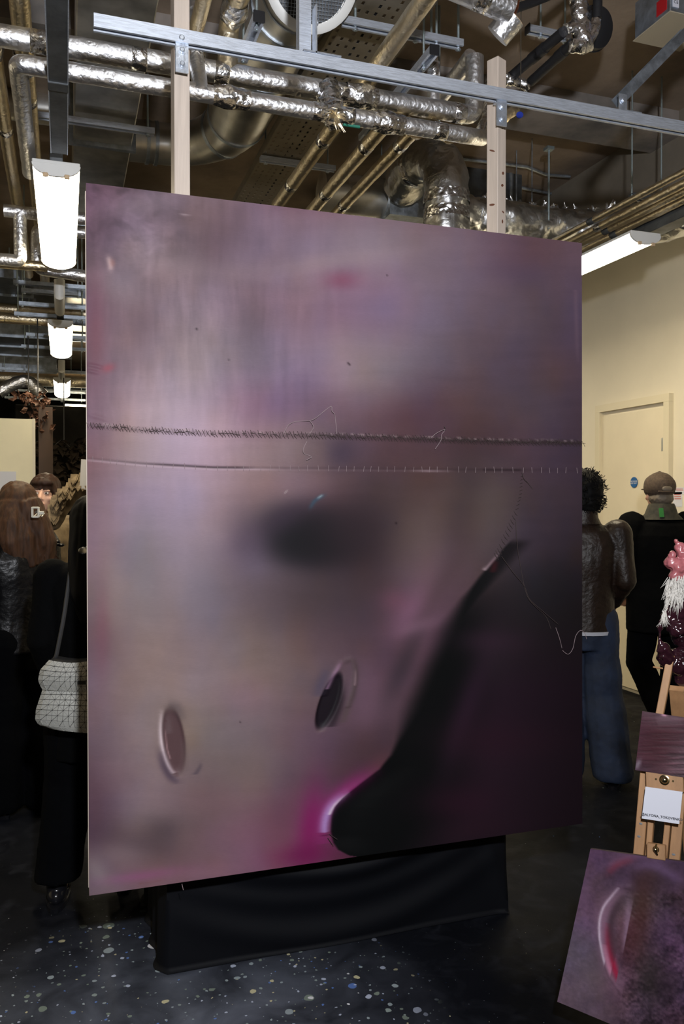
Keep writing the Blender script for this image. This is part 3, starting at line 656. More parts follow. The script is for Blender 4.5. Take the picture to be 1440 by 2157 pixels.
# fluorescent lights
LZ = 2.955
def light(name, x, y0, lab, Ln=1.5, lamps=True, w_=.20, group='fluorescent batten lights'):
    t = thing(name, (x, y0, LZ), lab, 'light', group)
    # tray above
    MB().box((x, y0+Ln/2, LZ+.052), (w_*.98, Ln, .018), bev=.003).build('spine', M['white'], t)
    n = 12; prof = [(w_/2*math.cos(math.pi+math.pi*k/n), .045+.052*math.sin(math.pi+math.pi*k/n)) for k in range(n+1)]
    vs, fs = [], []
    for yv in (y0+.012, y0+Ln-.012):
        for a_, b_ in prof: vs.append((x+a_*.97, yv, LZ+b_))
    for k in range(n): fs.append((k, k+1, n+2+k, n+1+k))
    fs.append(tuple(range(n+1))); fs.append(tuple(range(n+1, 2*n+2)))
    MB().add(vs, fs).build('diffuser', M['fluo'], t, True, ang=50)
    for yv in (y0, y0+Ln-.012): MB().prism([(a_, b_) for a_, b_ in prof], (x, yv, LZ), (1, 0, 0), (0, 0, 1), (0, 1, 0), .012).build('end_plate', M['white'], t)
    for s in (-1, 1):
        MB().box((x+s*w_*.22, y0-.004, LZ-.006), (.022, .012, .018), bev=.003).build('clip', mat('clip', (.55, .47, .30), .5) if False else M['foam'], t)
    if x == -.03: MB().tube([(x, y0+.3, LZ+.06), (x, y0+.3, 3.04)], .008, 8).build('fixing', M['galv'], t)
    else:
        for q in (Ln-.35, Ln-.15): MB().tube([(x, y0+q, LZ+.06), (x, y0+q, ZC)], .004, 8).build('fixing', M['galv'], t)
    if lamps:
        l = bpy.data.lights.new('tube_glow', 'AREA'); l.shape = 'RECTANGLE'; l.size = w_*.9; l.size_y = Ln*.95; l.energy = LAMP_W; l.color = FLUO
        lo = bpy.data.objects.new('tube_glow', l); COL.objects.link(lo); lo.parent = t; lo.location = (0, Ln/2, -.03)
    return t
LAMP_W = 22
for i, y in enumerate((3.74, 7.0, 10.25)):
    light('batten_light', -.03, y, ('nearest glowing batten light, hanging left of the painting top', 'second glowing batten light in the row going away at the left', 'farthest and smallest glowing batten light at the left')[i])
light('batten_light', 3.0, 3.69, 'glowing batten light on the right, partly behind the painting edge')
light('batten_light', 3.0, 7.0, 'far batten light of the right row, hidden behind the painting')
light('batten_light', -3.2, 4.2, 'unseen batten light added off to the left to light the people')  # added out of view for its light on the people
# trunking above the left row
tk = thing('cable_trunking', (-.03, .8, 3.03), 'dark steel trunking running away above the row of lights at the left', 'trunking')
xt = PZ(121, 100, 3.03).x
MB().box((xt, 2.1, 3.06), (.062, 3.2, .06), bev=.002).build('casing', M['galv_dark'], tk)
MB().box((-.03, 8.4, 3.06), (.055, 9.2, .05), bev=.002).build('casing', M['galv_dark'], tk)
for x_ in (-.033, .033): MB().box((xt+x_, 2.1, 3.035), (.004, 3.2, .012)).build('lip', M['galv_bright'], tk)
jy = PZ(121, 182, 3.03).y
MB().box((xt, jy, 3.058), (.070, .06, .066), bev=.002).build('coupler', M['galv_dark'], tk)
for y in (5.8, 9.1): MB().tube([(-.03, y, 3.03), (-.03, y, 2.93), (-.03, y+.5, 2.93), (-.03, y+.5, 3.03)], .035, 12).build('lit_trunking', M['white'], tk, True, label='trunking between lights, coloured white as if lit')  # white colour stands in for the next light falling on the trunking

# the far left jumble of ducts and struts above the corridor
k = 0
for (px, py, z, wx, ly, h, m, lab) in ((60, 730, 3.3, .9, 1.2, .25, 'galv_dark', 'large dark duct box over the corridor behind the second light'),
    (110, 640, 3.75, .8, .9, .10, 'duct', 'flat sheet duct behind the near light'), (160, 700, 3.62, .6, 1.0, .15, 'duct', 'flat duct beside the second light'), (40, 800, 3.3, 1.0, 1.0, .25, 'duct', 'distant duct over the far corridor'), (150, 815, 3.5, .8, .8, .15, 'galv_dark', 'small distant duct box right of the farthest light'), (20, 620, 3.55, .4, 1.4, .12, 'galv_dark', 'dark duct at the far left edge behind the foil pipes')):
    p = PZ(px, py, z); o = thing('rectangular_duct', (p.x, p.y, z), lab, 'duct'); MB().tube([(p.x, p.y, z+h), (p.x, p.y, ZC)], .006, 6).build('hanger_rod', M['rod'], o); MB().box((p.x, p.y, z+h/2), (wx, ly, h), bev=.005).build('casing', M[m], o)
    for q in (-.5, 0, .5): MB().box((p.x, p.y+ly*q, z+h/2), (wx+.04, .03, h+.04)).build('flange', M['galv'], o)
SL = {596: 'level strut just under the lower end of the near light, topmost of the distant struts', 612: 'second level strut below the near light, over the corridor', 640: 'level strut crossing behind the trunking between first and second light', 662: 'level strut just above the top of the second light', 705: 'level strut crossing behind the upper half of the second light', 730: 'level strut crossing behind the lower half of the second light', 778: 'level strut between the second and the farthest light', 822: 'level strut crossing behind the farthest light', 838: 'lowest level strut, just under the farthest light'}
for (px0, px1, py, z) in ((28, 180, 596, 3.25), (45, 170, 612, 3.2), (40, 180, 640, 3.2), (30, 180, 662, 3.22), (55, 180, 705, 3.2), (45, 180, 730, 3.2), (0, 180, 778, 3.2), (0, 180, 822, 3.2), (10, 180, 838, 3.1)):
    c = PZ((px0+px1)/2, py, z); 
    trapeze('trapeze_hanger', (PY(px0, py, c.y).x, c.y, z), (PY(px1, py, c.y).x, c.y, z), SL[py], (.05, .95), group='level struts stacked over the far corridor', m=M['galv'])
for (px0, px1, py, z, r) in ((-30, 180, 655, 3.3, .05), (-30, 60, 670, 3.2, .05), (0, 180, 800, 3.1, .08), (60, 180, 795, 3.3, .06)):
    c = PZ((px0+px1)/2, py, z); pipe('foil_pipe', {(655, 3.3): 'dim level pipe between the first and second light, running to the canvas edge', (670, 3.2): 'short dim level pipe at the left picture edge above the dark duct box', (800, 3.1): 'thick dim level pipe just above the farthest light', (795, 3.3): 'thin dim level pipe beside the farthest light, right end at the canvas'}[(py, z)], [(PY(px0, py, c.y).x, c.y, z), (PY(px1, py, c.y).x+.3, c.y, z)], r, M['foil_warm_lit'], group='dim level pipes over the far corridor')
p = PY(28, 808, 9.6)
o = thing('foil_elbow', p, 'bright bent foil elbow over the cream partition', 'pipe'); MB().tube(fillet([p+Vector((-.15, 0, -.1)), p, p+Vector((.15, 0, .05)), p+Vector((.3, 0, -.12))], .1), .07, 16, True, .01, 20, step=.02).build('foil_jacket', M['foil'], o, True)
for px, py in ((160, 858), (165, 872)):
    p = PY(px, py, 12.5); light_o = MB().box(p, (.30, .5, .03), bev=.004).build('ceiling_light', M['fluo'], label=('upper' if py == 858 else 'lower')+' small distant bright light beside the dark end of the corridor', cat='light')
# strings of dried leaves and dark netting hanging at the far end
leafm = mat('dried_leaf', (.06, .022, .010), .8, var=.4, vscale=8); netm = mat('brown_netting', (.014, .010, .007), .95, spec=.1, var=.5, vscale=6)
def leafcloud(name, c, ext, n, m, lab, s=.05):
    t = thing(name, c, lab, 'leaves'); mb = MB(); c = Vector(c)
    for k in range(n):
        p = c+Vector((rng.uniform(-1, 1)*ext[0], rng.uniform(-1, 1)*ext[1], rng.uniform(-1, 1)*ext[2])); R = Euler(rng.uniform(0, 6, 3)).to_matrix(); l = s*rng.uniform(.6, 1.5)
        vs = [p+R@Vector(v) for v in ((0, 0, 0), (l*.4, l*.5, .006), (0, l*1.2, 0), (-l*.4, l*.5, .006), (0, l*.5, -.01))]
        mb.add(vs, [(0, 1, 4), (1, 2, 4), (2, 3, 4), (3, 0, 4)])
    mb.build('leaves', m, t, kind='stuff'); MB().tube([c+Vector((0, 0, ext[2])), (c.x, c.y, max(c.z+ext[2]+.05, ZC-.8))], .006, 5).build('string', M['rubber'], t)
leafcloud('dried_leaves', PY(80, 872, 7.9), (.10, .08, .16), 90, leafm, 'clump of rust brown dried leaves hanging over the partition edge')
leafcloud('dried_leaves', PY(60, 835, 8.6), (.13, .08, .05), 40, leafm, 'small rust brown leaf clump hanging above the partition')
nt_ = PY(135, 985, 9.5); leafcloud('leaf_netting', nt_, (.42, .06, .28), 420, netm, 'dark brown leafy netting hung across the corridor behind the people', .09)
dkp = PY(135, 905, 10.5); dk_ = thing('dark_duct', (dkp.x, 10.5, dkp.z-.28), 'near black boxed duct at the far end of the corridor', 'duct'); MB().box((dkp.x, 10.5, dkp.z), (1.1, .25, .55), bev=.01).build('casing', M['backdark'], dk_)
for q in (-.4, .4): MB().tube([(dkp.x+q, 10.5, dkp.z+.2), (dkp.x+q, 10.5, ZC)], .006, 6).build('hanger_rod', M['blackcap'], dk_)
# ================================================================== THE BIG PAINTING
YP = 2.57
TL, TR, BR, BL = PY(181, 385, YP), PY(1225, 512, YP), PY(1226, 1735, YP), PY(188, 1887, YP)
PW = (TR.x+BR.x-TL.x-BL.x)/2
pt = thing('painting', (BL.x, YP, BL.z), 'huge hanging canvas painted in blurred mauve, plum and black with stitched seams', 'painting')
def cgrid(xs, ys, rows, X, Y):
    """smooth interpolation of a table of paint colours"""
    G = np.array(rows, float)
    def idx(c, g):
        i = np.clip(np.searchsorted(g, c)-1, 0, len(g)-2); t = np.clip((c-np.take(g, i))/(np.take(g, i+1)-np.take(g, i)), 0, 1); return i, t
    ix, tx = idx(X, np.array(xs, float)); iy, ty = idx(Y, np.array(ys, float))
    def cub(p0, p1, p2, p3, t): return p1+.5*t*(p2-p0+t*(2*p0-5*p1+4*p2-p3+t*(3*(p1-p2)+p3-p0)))
    def g(a, b): return G[np.clip(a, 0, len(ys)-1), np.clip(b, 0, len(xs)-1)]
    tx = tx[..., None]; ty = ty[..., None]; R_ = [cub(g(iy+k, ix-1), g(iy+k, ix), g(iy+k, ix+1), g(iy+k, ix+2), tx) for k in (-1, 0, 1, 2)]
    return np.clip(cub(*R_, ty), 0, 255)
def fbm2(X, Y, sx, sy, seed, oct_=4):
    r = np.random.RandomState(seed); out = np.zeros_like(X); amp = 1.; tot = 0
    for o in range(oct_):
        T = r.rand(64, 64); u = X/sx*2**o; v = Y/sy*2**o; i = np.floor(u).astype(int); j = np.floor(v).astype(int)
        fu = u-i; fv = v-j; fu = fu*fu*(3-2*fu); fv = fv*fv*(3-2*fv)
        a = T[j % 64, i % 64]; b = T[j % 64, (i+1) % 64]; c = T[(j+1) % 64, i % 64]; d = T[(j+1) % 64, (i+1) % 64]
        out += amp*((a*(1-fu)+b*fu)*(1-fv)+(c*(1-fu)+d*fu)*fv); tot += amp; amp *= .55
    return out/tot-.5
def sst(a, b, x): t = np.clip((x-a)/(b-a), 0, 1); return t*t*(3-2*t)
def blob(Cc, X, Y, cx, cy, sx, sy, rot, col, al, p=2):
    a = math.radians(rot); dx = X-cx; dy = Y-cy; u = (dx*math.cos(a)+dy*math.sin(a))/sx; v = (-dx*math.sin(a)+dy*math.cos(a))/sy
    k = (al*np.exp(-.5*(u*u+v*v)**(p/2)))[..., None]; return Cc*(1-k)+np.array(col, float)*k
def polyd(X, Y, pts):
    """distance to a polyline, and the side"""
    D = np.full(X.shape, 1e9); T = np.zeros(X.shape); Sd = np.zeros(X.shape); n = len(pts)-1
    for i in range(n):
        (ax, ay), (bx, by) = pts[i], pts[i+1]; dx, dy = bx-ax, by-ay; t = np.clip(((X-ax)*dx+(Y-ay)*dy)/(dx*dx+dy*dy), 0, 1)
        d = np.hypot(X-ax-t*dx, Y-ay-t*dy); m_ = d < D; D = np.where(m_, d, D); T = np.where(m_, (i+t)/n, T); Sd = np.where(m_, np.sign(dx*(Y-ay)-dy*(X-ax)), Sd)
    return D, T, Sd
def smoothpts(P, n=4):
    if len(P) < 3: return P
    out = []
    for i in range(len(P)-1):
        a, b, c, d = [np.array(P[j], float) for j in (max(i-1, 0), i, i+1, min(i+2, len(P)-1))]
        for k in range(n): t = k/n; out.append(tuple(.5*(2*b+(c-a)*t+(2*a-5*b+4*c-d)*t*t+(3*b-a-3*c+d)*t**3)))
    return out+[P[-1]]
def strokec(Cc, X, Y, pts, wd, col, al, taper=True, p=2):
    pts = smoothpts(pts)
    x0 = min(q[0] for q in pts)-wd*4; x1 = max(q[0] for q in pts)+wd*4; y0 = min(q[1] for q in pts)-wd*4; y1 = max(q[1] for q in pts)+wd*4
    jj = np.where((Y[:, 0] > y0) & (Y[:, 0] < y1))[0]; ii = np.where((X[0] > x0) & (X[0] < x1))[0]
    if len(jj) == 0 or len(ii) == 0: return Cc
    sl = (slice(jj[0], jj[-1]+1), slice(ii[0], ii[-1]+1)); D, T, _ = polyd(X[sl], Y[sl], pts)
    k = al*np.exp(-.5*(D/wd)**p)*(np.sin(np.pi*np.clip(T, .02, .98))**.5 if taper else 1); k = k[..., None]
    Cc[sl] = Cc[sl]*(1-k)+np.array(col, float)*k; return Cc
NX, NY = 420, 600
# canvas coordinates: s across, t down; PXc/PYc are the same place measured in the study grid
s_ = np.linspace(0, 1, NX); t_ = np.linspace(0, 1, NY); S, T = np.meshgrid(s_, t_)
Wx = TL.x*(1-S)*(1-T)+TR.x*S*(1-T)+BL.x*(1-S)*T+BR.x*S*T; Wz = TL.z*(1-S)*(1-T)+TR.z*S*(1-T)+BL.z*(1-S)*T+BR.z*S*T
Ri = np.array(CM.inverted())
P3 = np.stack([Wx, np.full_like(Wx, YP), Wz-CH], -1) @ Ri.T
X = 720+FP*P3[..., 0]/-P3[..., 2]; Y = 1078.5-FP*P3[..., 1]/-P3[..., 2]
XS = [185, 300, 420, 540, 660, 780, 900, 1020, 1130, 1226]; YS = [420, 520, 640, 760, 860, 950, 1050, 1150, 1250, 1350, 1450, 1550, 1650, 1750, 1850]
ROWS = [
 [(84,62,82),(100,82,100),(108,90,104),(118,96,114),(118,94,112),(116,92,108),(106,84,100),(96,74,92),(94,70,84),(98,76,92)],
 [(78,60,72),(108,92,102),(100,82,92),(116,96,112),(126,106,122),(130,112,124),(120,102,116),(104,88,104),(88,70,82),(96,76,90)],
 [(92,70,84),(110,90,100),(118,100,112),(112,92,110),(122,98,118),(118,92,116),(108,94,116),(100,84,100),(84,70,84),(84,68,86)],
 [(96,72,84),(120,100,110),(124,108,116),(110,96,114),(122,102,124),(118,104,116),(96,84,100),(84,70,84),(76,62,76),(74,60,78)],
 [(100,78,96),(134,114,126),(136,118,134),(112,88,112),(98,78,98),(96,76,88),(82,62,74),(76,60,70),(74,60,70),(66,52,64)],
 [(100,72,86),(130,112,124),(148,126,146),(126,106,118),(100,84,92),(72,54,64),(70,52,60),(66,50,60),(70,54,66),(60,46,56)],
 [(108,86,100),(132,112,130),(130,112,130),(120,98,108),(92,70,84),(64,50,56),(68,54,60),(74,62,64),(62,50,58),(54,42,50)],
 [(112,90,106),(118,104,118),(122,108,126),(104,90,108),(62,52,64),(52,40,48),(84,70,76),(78,64,70),(54,44,54),(44,36,44)],
 [(100,84,92),(118,104,112),(112,100,112),(102,88,100),(74,60,68),(64,48,56),(86,64,76),(80,60,66),(34,30,34),(28,22,28)],
 [(96,74,84),(118,102,108),(116,100,108),(106,92,98),(90,72,80),(76,56,66),(92,66,84),(60,44,54),(40,28,38),(24,18,24)],
 [(104,84,96),(120,104,110),(122,106,112),(114,98,104),(92,76,84),(86,64,80),(74,54,66),(44,30,42),(32,24,32),(24,18,24)],
 [(96,78,90),(122,106,112),(112,98,98),(106,90,98),(90,70,86),(74,54,64),(62,46,54),(46,28,42),(34,22,32),(24,18,24)],
 [(86,64,76),(116,98,106),(106,88,94),(104,86,92),(80,58,72),(60,36,48),(52,36,44),(38,22,36),(32,18,28),(26,16,22)],
 [(76,56,68),(104,88,94),(100,82,90),(108,78,94),(100,60,84),(40,18,30),(26,16,22),(34,20,30),(32,20,28),(24,16,22)],
 [(96,80,92),(106,82,96),(108,82,98),(112,78,98),(92,52,76),(60,36,48),(38,22,32),(38,24,34),(32,20,28),(26,18,22)]]
Cc = cgrid(XS, YS, ROWS, X+fbm2(X, Y, 160, 160, 3)*50, Y+fbm2(X, Y, 160, 160, 4)*50)
# broad scumbled variation, stronger and more vertical at the upper left
lum = fbm2(X, Y, 110, 170, 11, 6)*40*(.55+.7*sst(760, 250, X)*sst(900, 450, Y))
Cc = Cc*(1+lum[..., None]/105)
XW = X+22*fbm2(X, Y, 120, 120, 61); YW = Y+40*fbm2(X, Y, 140, 140, 62)
vs_ = fbm2(XW, YW, 15, 110, 12, 5)*np.exp(-((Y-640)/330)**2)*sst(900, 350, X)
Cc = Cc*(1+.26*vs_[..., None])
hs_ = fbm2(XW, YW, 160, 14, 13, 5); Cc = Cc*(1+.07*hs_[..., None])
hue = fbm2(X, Y, 90, 130, 14, 3); Cc[..., 2] += hue*16; Cc[..., 0] -= hue*9
sw = fbm2(X+60*fbm2(X, Y, 60, 60, 17), Y+60*fbm2(X, Y, 60, 60, 18), 45, 30, 19, 4)*sst(480, 220, X)*sst(700, 430, Y)
Cc = Cc*(1+.8*sw[..., None])
B = blob
for a in [(300, 430, 70, 18, -10, (126, 112, 124), .4), (250, 600, 60, 26, 30, (130, 118, 130), .45), (395, 560, 130, 20, 6, (128, 112, 122), .35), (200, 690, 16, 90, 0, (104, 56, 72), .5), (228, 775, 10, 6, -20, (128, 62, 78), .8), (215, 470, 30, 60, 0, (84, 64, 80), .4),
    (500, 470, 30, 40, 0, (84, 66, 78), .35), (455, 520, 22, 40, 0, (84, 66, 84), .35), (520, 680, 30, 40, 0, (84, 70, 80), .35), (640, 430, 60, 14, 0, (92, 62, 80), .35),
    (700, 550, 90, 14, -8, (146, 128, 134), .35), (720, 590, 26, 14, 0, (118, 58, 84), .55), (300, 680, 24, 50, 10, (86, 66, 76), .4), (800, 650, 50, 30, 0, (108, 102, 132), .35), (1090, 575, 50, 18, 0, (78, 70, 96), .4), (1080, 545, 60, 40, 0, (96, 58, 76), .25), (740, 735, 70, 26, 0, (132, 116, 128), .35),
    (395, 915, 42, 34, 0, (158, 140, 164), .55), (330, 960, 60, 50, 0, (150, 134, 150), .3), (330, 870, 40, 26, 0, (150, 132, 144), .3), (850, 880, 60, 26, 0, (72, 48, 58), .5), (720, 955, 26, 30, 20, (48, 40, 62), .6), (560, 1080, 80, 20, -25, (140, 122, 128), .4), (590, 1040, 50, 30, 0, (128, 104, 112), .4),
    (380, 1120, 40, 120, 4, (134, 124, 150), .35), (300, 1180, 25, 90, 0, (108, 104, 112), .35), (430, 1240, 30, 60, 0, (120, 112, 130), .3), (240, 1240, 22, 60, 0, (132, 116, 118), .4), (215, 1330, 12, 70, 0, (110, 64, 84), .4),
    (655, 1120, 100, 50, 8, (24, 20, 28), .96, 2.8), (645, 1148, 72, 40, 0, (12, 12, 17), .95, 2.8), (600, 1090, 40, 20, -30, (52, 40, 58), .5), (520, 1140, 34, 42, 0, (70, 56, 74), .6), (750, 1120, 70, 60, 0, (42, 31, 38), .7), (540, 1230, 60, 50, 0, (86, 74, 86), .35), (660, 1260, 110, 46, 0, (58, 48, 56), .55),
    (870, 1140, 46, 60, 10, (88, 74, 74), .5), (1030, 1080, 34, 70, 0, (86, 74, 74), .45), (960, 1130, 26, 120, 12, (56, 44, 50), .5), (905, 1210, 60, 40, -40, (104, 82, 98), .45), (870, 1290, 50, 26, -45, (132, 92, 124), .55), (925, 1240, 16, 80, 30, (70, 54, 60), .5), (830, 1265, 24, 18, 0, (112, 68, 92), .4), (880, 1320, 30, 10, -20, (150, 112, 140), .35),
    (775, 1500, 22, 34, 20, (110, 82, 104), .45), (800, 1480, 40, 30, 0, (100, 76, 92), .4), (760, 1580, 50, 30, 0, (66, 48, 56), .5), (850, 1400, 16, 60, 25, (44, 38, 46), .6), (700, 1340, 60, 30, 0, (70, 54, 62), .3), (520, 1470, 46, 30, 0, (128, 96, 116), .35), (640, 1540, 40, 80, 0, (84, 66, 82), .3),
    (620, 1700, 40, 26, -40, (116, 76, 92), .3), (520, 1600, 50, 40, 0, (104, 92, 96), .3), (300, 1780, 60, 24, 10, (64, 52, 62), .55), (345, 1750, 30, 24, 0, (58, 48, 58), .5), (250, 1800, 40, 18, 0, (124, 108, 116), .4), (205, 1835, 14, 26, -35, (126, 116, 124), .5), (500, 1760, 60, 30, 0, (124, 84, 106), .35), (440, 1690, 70, 24, 0, (112, 84, 98), .3),
    (600, 1720, 36, 60, 20, (76, 44, 60), .4), (655, 1740, 20, 60, 8, (116, 20, 84), .75), (640, 1800, 50, 18, -8, (92, 18, 66), .6), (300, 1845, 60, 8, -8, (140, 70, 130), .35), (420, 1840, 60, 12, -8, (128, 92, 112), .35), (735, 1660, 36, 14, -38, (138, 46, 110), .55), (800, 1615, 30, 16, -50, (110, 66, 74), .3)]:
    Cc = B(Cc, X, Y, *a)
# the dark field right of the painted fold
ys_b = [1100, 1160, 1215, 1260, 1330, 1400, 1480, 1540, 1590, 1620, 1650, 1680, 1700, 1720, 1750, 1775, 1790, 1802, 1830, 1900]
xs_b = [1110, 1056, 1010, 976, 934, 902, 868, 846, 824, 800, 760, 722, 706, 699, 697, 702, 712, 735, 900, 1300]
xb = np.interp(Y, ys_b, xs_b)
soft = np.interp(Y, [1160, 1240, 1330, 1500, 1560, 1620, 1700], [4, 8, 34, 30, 10, 5, 4])
inn = sst(-soft, soft, X-xb)*np.maximum(sst(1130, 1150, Y)*(1-sst(20, 60, X-xb)), sst(1150, 1330, Y-.12*(X-1056)))
xr_ = np.interp(Y, [1180, 1300, 1450, 1600, 1720, 1800], [1050, 1030, 985, 965, 930, 860])
core = 1-sst(-60, 90, X-xr_)
dk = np.array([9., 10., 12.]); outer = np.stack([np.interp(Y, [1160, 1300, 1450, 1700, 1850], [34, 30, 34, 32, 30]), np.interp(Y, [1160, 1450, 1850], [28, 22, 20]), np.interp(Y, [1160, 1300, 1450, 1850], [34, 30, 34, 29])], -1)
fade = sst(1260, 1030, X)[..., None]*.25+.75
field = dk*core[..., None]+(outer*fade)*(1-core[..., None])
Cc = Cc*(1-inn[..., None])+field*inn[..., None]
for a in [(1035, 1350, 50, 20, 0, (52, 32, 50), .6), (1050, 1300, 40, 30, 0, (40, 30, 38), .4), (1040, 1380, 30, 40, 10, (44, 34, 44), .45), (980, 1500, 18, 90, 20, (54, 32, 54), .5), (1010, 1560, 60, 50, 0, (46, 26, 42), .4), (960, 1690, 60, 30, 0, (48, 20, 38), .45), (1060, 1560, 90, 26, 0, (40, 20, 32), .4), (1090, 1240, 60, 60, 0, (34, 32, 38), .4), (1010, 1745, 60, 16, -8, (40, 22, 34), .4)]:
    Cc = B(Cc, X, Y, *a)
ST = lambda pts, wd, col, al, **k: strokec(Cc, X, Y, pts, wd, col, al, **k)
lip = [(800, 1625), (765, 1648), (730, 1672), (704, 1692), (690, 1715), (684, 1745), (688, 1770), (702, 1790), (730, 1802)]
ST([(x-8, y+1) for x, y in lip], 11, (120, 36, 96), .65); ST([(x-2, y) for x, y in lip[2:8]], 7, (150, 120, 180), .9); ST([(x+3, y-1) for x, y in lip[2:7]], 2.5, (206, 190, 214), .85)
ST([(690, 1745), (687, 1765), (690, 1778)], 4, (226, 210, 226), .8); ST([(843, 1585), (820, 1612), (795, 1632)], 2.5, (120, 60, 90), .8)
ST([(1052, 1165), (1030, 1190), (1008, 1216)], 2.2, (150, 128, 142), .7); ST([(1045, 1180), (1035, 1210)], 5, (74, 24, 32), .5); ST([(1022, 1195), (1012, 1212)], 3, (180, 160, 172), .5)
ST([(990, 1610), (980, 1640)], 3, (96, 50, 80), .6); ST([(980, 1655), (968, 1680), (955, 1690)], 5, (112, 76, 108), .6)
# lens-shaped recess, lower left
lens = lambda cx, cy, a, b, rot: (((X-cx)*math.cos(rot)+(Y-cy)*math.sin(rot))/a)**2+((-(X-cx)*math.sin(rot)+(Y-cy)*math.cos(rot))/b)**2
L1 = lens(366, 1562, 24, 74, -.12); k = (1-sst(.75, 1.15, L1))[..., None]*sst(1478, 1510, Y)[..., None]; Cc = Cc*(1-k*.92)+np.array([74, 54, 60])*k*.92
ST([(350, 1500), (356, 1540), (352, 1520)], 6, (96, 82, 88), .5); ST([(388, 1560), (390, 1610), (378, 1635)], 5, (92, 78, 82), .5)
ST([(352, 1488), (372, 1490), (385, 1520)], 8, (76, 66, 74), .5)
ST([(341, 1500), (338, 1535), (341, 1570), (350, 1602), (362, 1625), (376, 1634)], 3.4, (196, 180, 194), .9); ST([(349, 1540), (353, 1580), (364, 1612)], 1.2, (150, 120, 128), .7)  # pale stroke paints the highlight along the recess lip
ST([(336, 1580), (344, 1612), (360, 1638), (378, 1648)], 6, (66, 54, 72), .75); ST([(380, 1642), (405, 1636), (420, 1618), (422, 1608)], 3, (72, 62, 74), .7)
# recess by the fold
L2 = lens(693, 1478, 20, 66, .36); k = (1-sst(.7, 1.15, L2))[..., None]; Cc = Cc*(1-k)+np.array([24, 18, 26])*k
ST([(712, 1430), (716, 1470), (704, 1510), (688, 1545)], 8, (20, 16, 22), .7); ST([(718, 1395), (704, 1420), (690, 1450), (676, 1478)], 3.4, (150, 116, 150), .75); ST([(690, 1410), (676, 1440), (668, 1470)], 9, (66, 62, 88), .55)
ST([(724, 1394), (742, 1392), (748, 1415), (744, 1455), (732, 1490), (722, 1520), (700, 1550)], 5, (76, 64, 68), .7); ST([(748, 1410), (746, 1445), (734, 1480)], 1.6, (140, 116, 130), .6); ST([(720, 1400), (708, 1425)], 2, (170, 90, 140), .6)
ST([(676, 1548), (684, 1556)], 8, (98, 80, 88), .9, taper=False); ST([(672, 1562), (690, 1562), (700, 1548)], 2, (160, 140, 158), .5)
# small marks
ST([(227, 540), (232, 556), (233, 570)], 4, (176, 152, 158), .8); ST([(236, 545), (238, 562)], 4, (136, 92, 90), .5)
ST([(754, 578), (753, 600), (752, 618)], 1.6, (160, 136, 156), .8); ST([(365, 437), (385, 450), (405, 450)], 2.4, (156, 140, 152), .6); ST([(290, 425), (340, 428), (375, 440)], 2, (132, 118, 132), .5); ST([(350, 586), (390, 587), (430, 590)], 1.6, (136, 122, 130), .6)
ST([(652, 1072), (664, 1054), (685, 1042)], 3, (44, 70, 92), .7); ST([(668, 1050), (680, 1042)], 1.4, (130, 150, 164), .8); ST([(598, 1040), (606, 1032)], 1, (170, 160, 168), .6)
for x_, y_, r_ in ((414, 693, 1.6), (733, 765, 1.4), (736, 768, 1.4), (482, 758, 1.1), (834, 1102, 1.6), (815, 580, 1.1), (506, 1521, 1.1), (1048, 1192, 1)): Cc = B(Cc, X, Y, x_, y_, r_, r_, 0, (24, 16, 22), .8)
ST([(248, 1793), (246, 1800)], 1, (20, 16, 20), .8)
ST([(225, 1700), (226, 1760)], 1, (120, 72, 84), .5, taper=False); ST([(300, 1862), (300, 1866), (345, 1858)], 3, (96, 56, 50), .6)
ST([(1213, 520), (1212, 620), (1216, 760)], 3, (116, 92, 108), .35)
# seams as drawn in paint: frayed darker line
sx = [181, 300, 450, 700, 900, 1050, 1226]; y1 = np.interp(X, sx, [895, 905, 913, 918, 925, 930, 933]); y2 = np.interp(X, sx, [966, 977, 985, 987, 989, 990, 991])
fr = fbm2(X, Y, 7, 5, 31, 3)
d1 = Y-y1; k = np.exp(-.5*(d1/3.4)**2)*(.12+.8*np.abs(fr)+.55*sst(420, 1150, X)); Cc = Cc*(1-np.clip(k, 0, .85)[..., None])+np.array([44, 34, 38])*np.clip(k, 0, .85)[..., None]
k = np.exp(-.5*((d1+4)/1.8)**2)*np.clip(fr*3+.15, 0, 1)*.6; Cc = Cc*(1-k[..., None])+np.array([168, 150, 158])*k[..., None]
d2 = Y-y2; a2 = np.interp(X, [190, 300, 350, 500, 540, 900, 1015, 1020, 1095, 1100, 1226], [.2, .5, .9, .9, .25, .25, .3, .8, .8, .2, .1])
k = np.exp(-.5*(d2/1.8)**2)*a2; Cc = Cc*(1-k[..., None])+np.array([38, 28, 34])*k[..., None]
k = np.exp(-.5*((d2-3)/1.6)**2)*np.interp(X, [190, 350, 540, 600, 860, 900, 960], [.4, .6, .5, .1, .1, .5, .0]); Cc = Cc*(1-k[..., None])+np.array([172, 152, 170])*k[..., None]
Cc = np.clip(Cc, 6, 255)
lin = s2l(Cc); 
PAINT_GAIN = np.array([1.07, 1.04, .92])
lin = np.clip(lin*PAINT_GAIN*np.interp(Y, [400, 650, 900, 1250, 1500, 1700, 1850], [.86, .90, .98, 1.0, 1.02, 1.22, 1.26])[..., None], 0, .9)  # gain by height makes up in the paint for uneven light
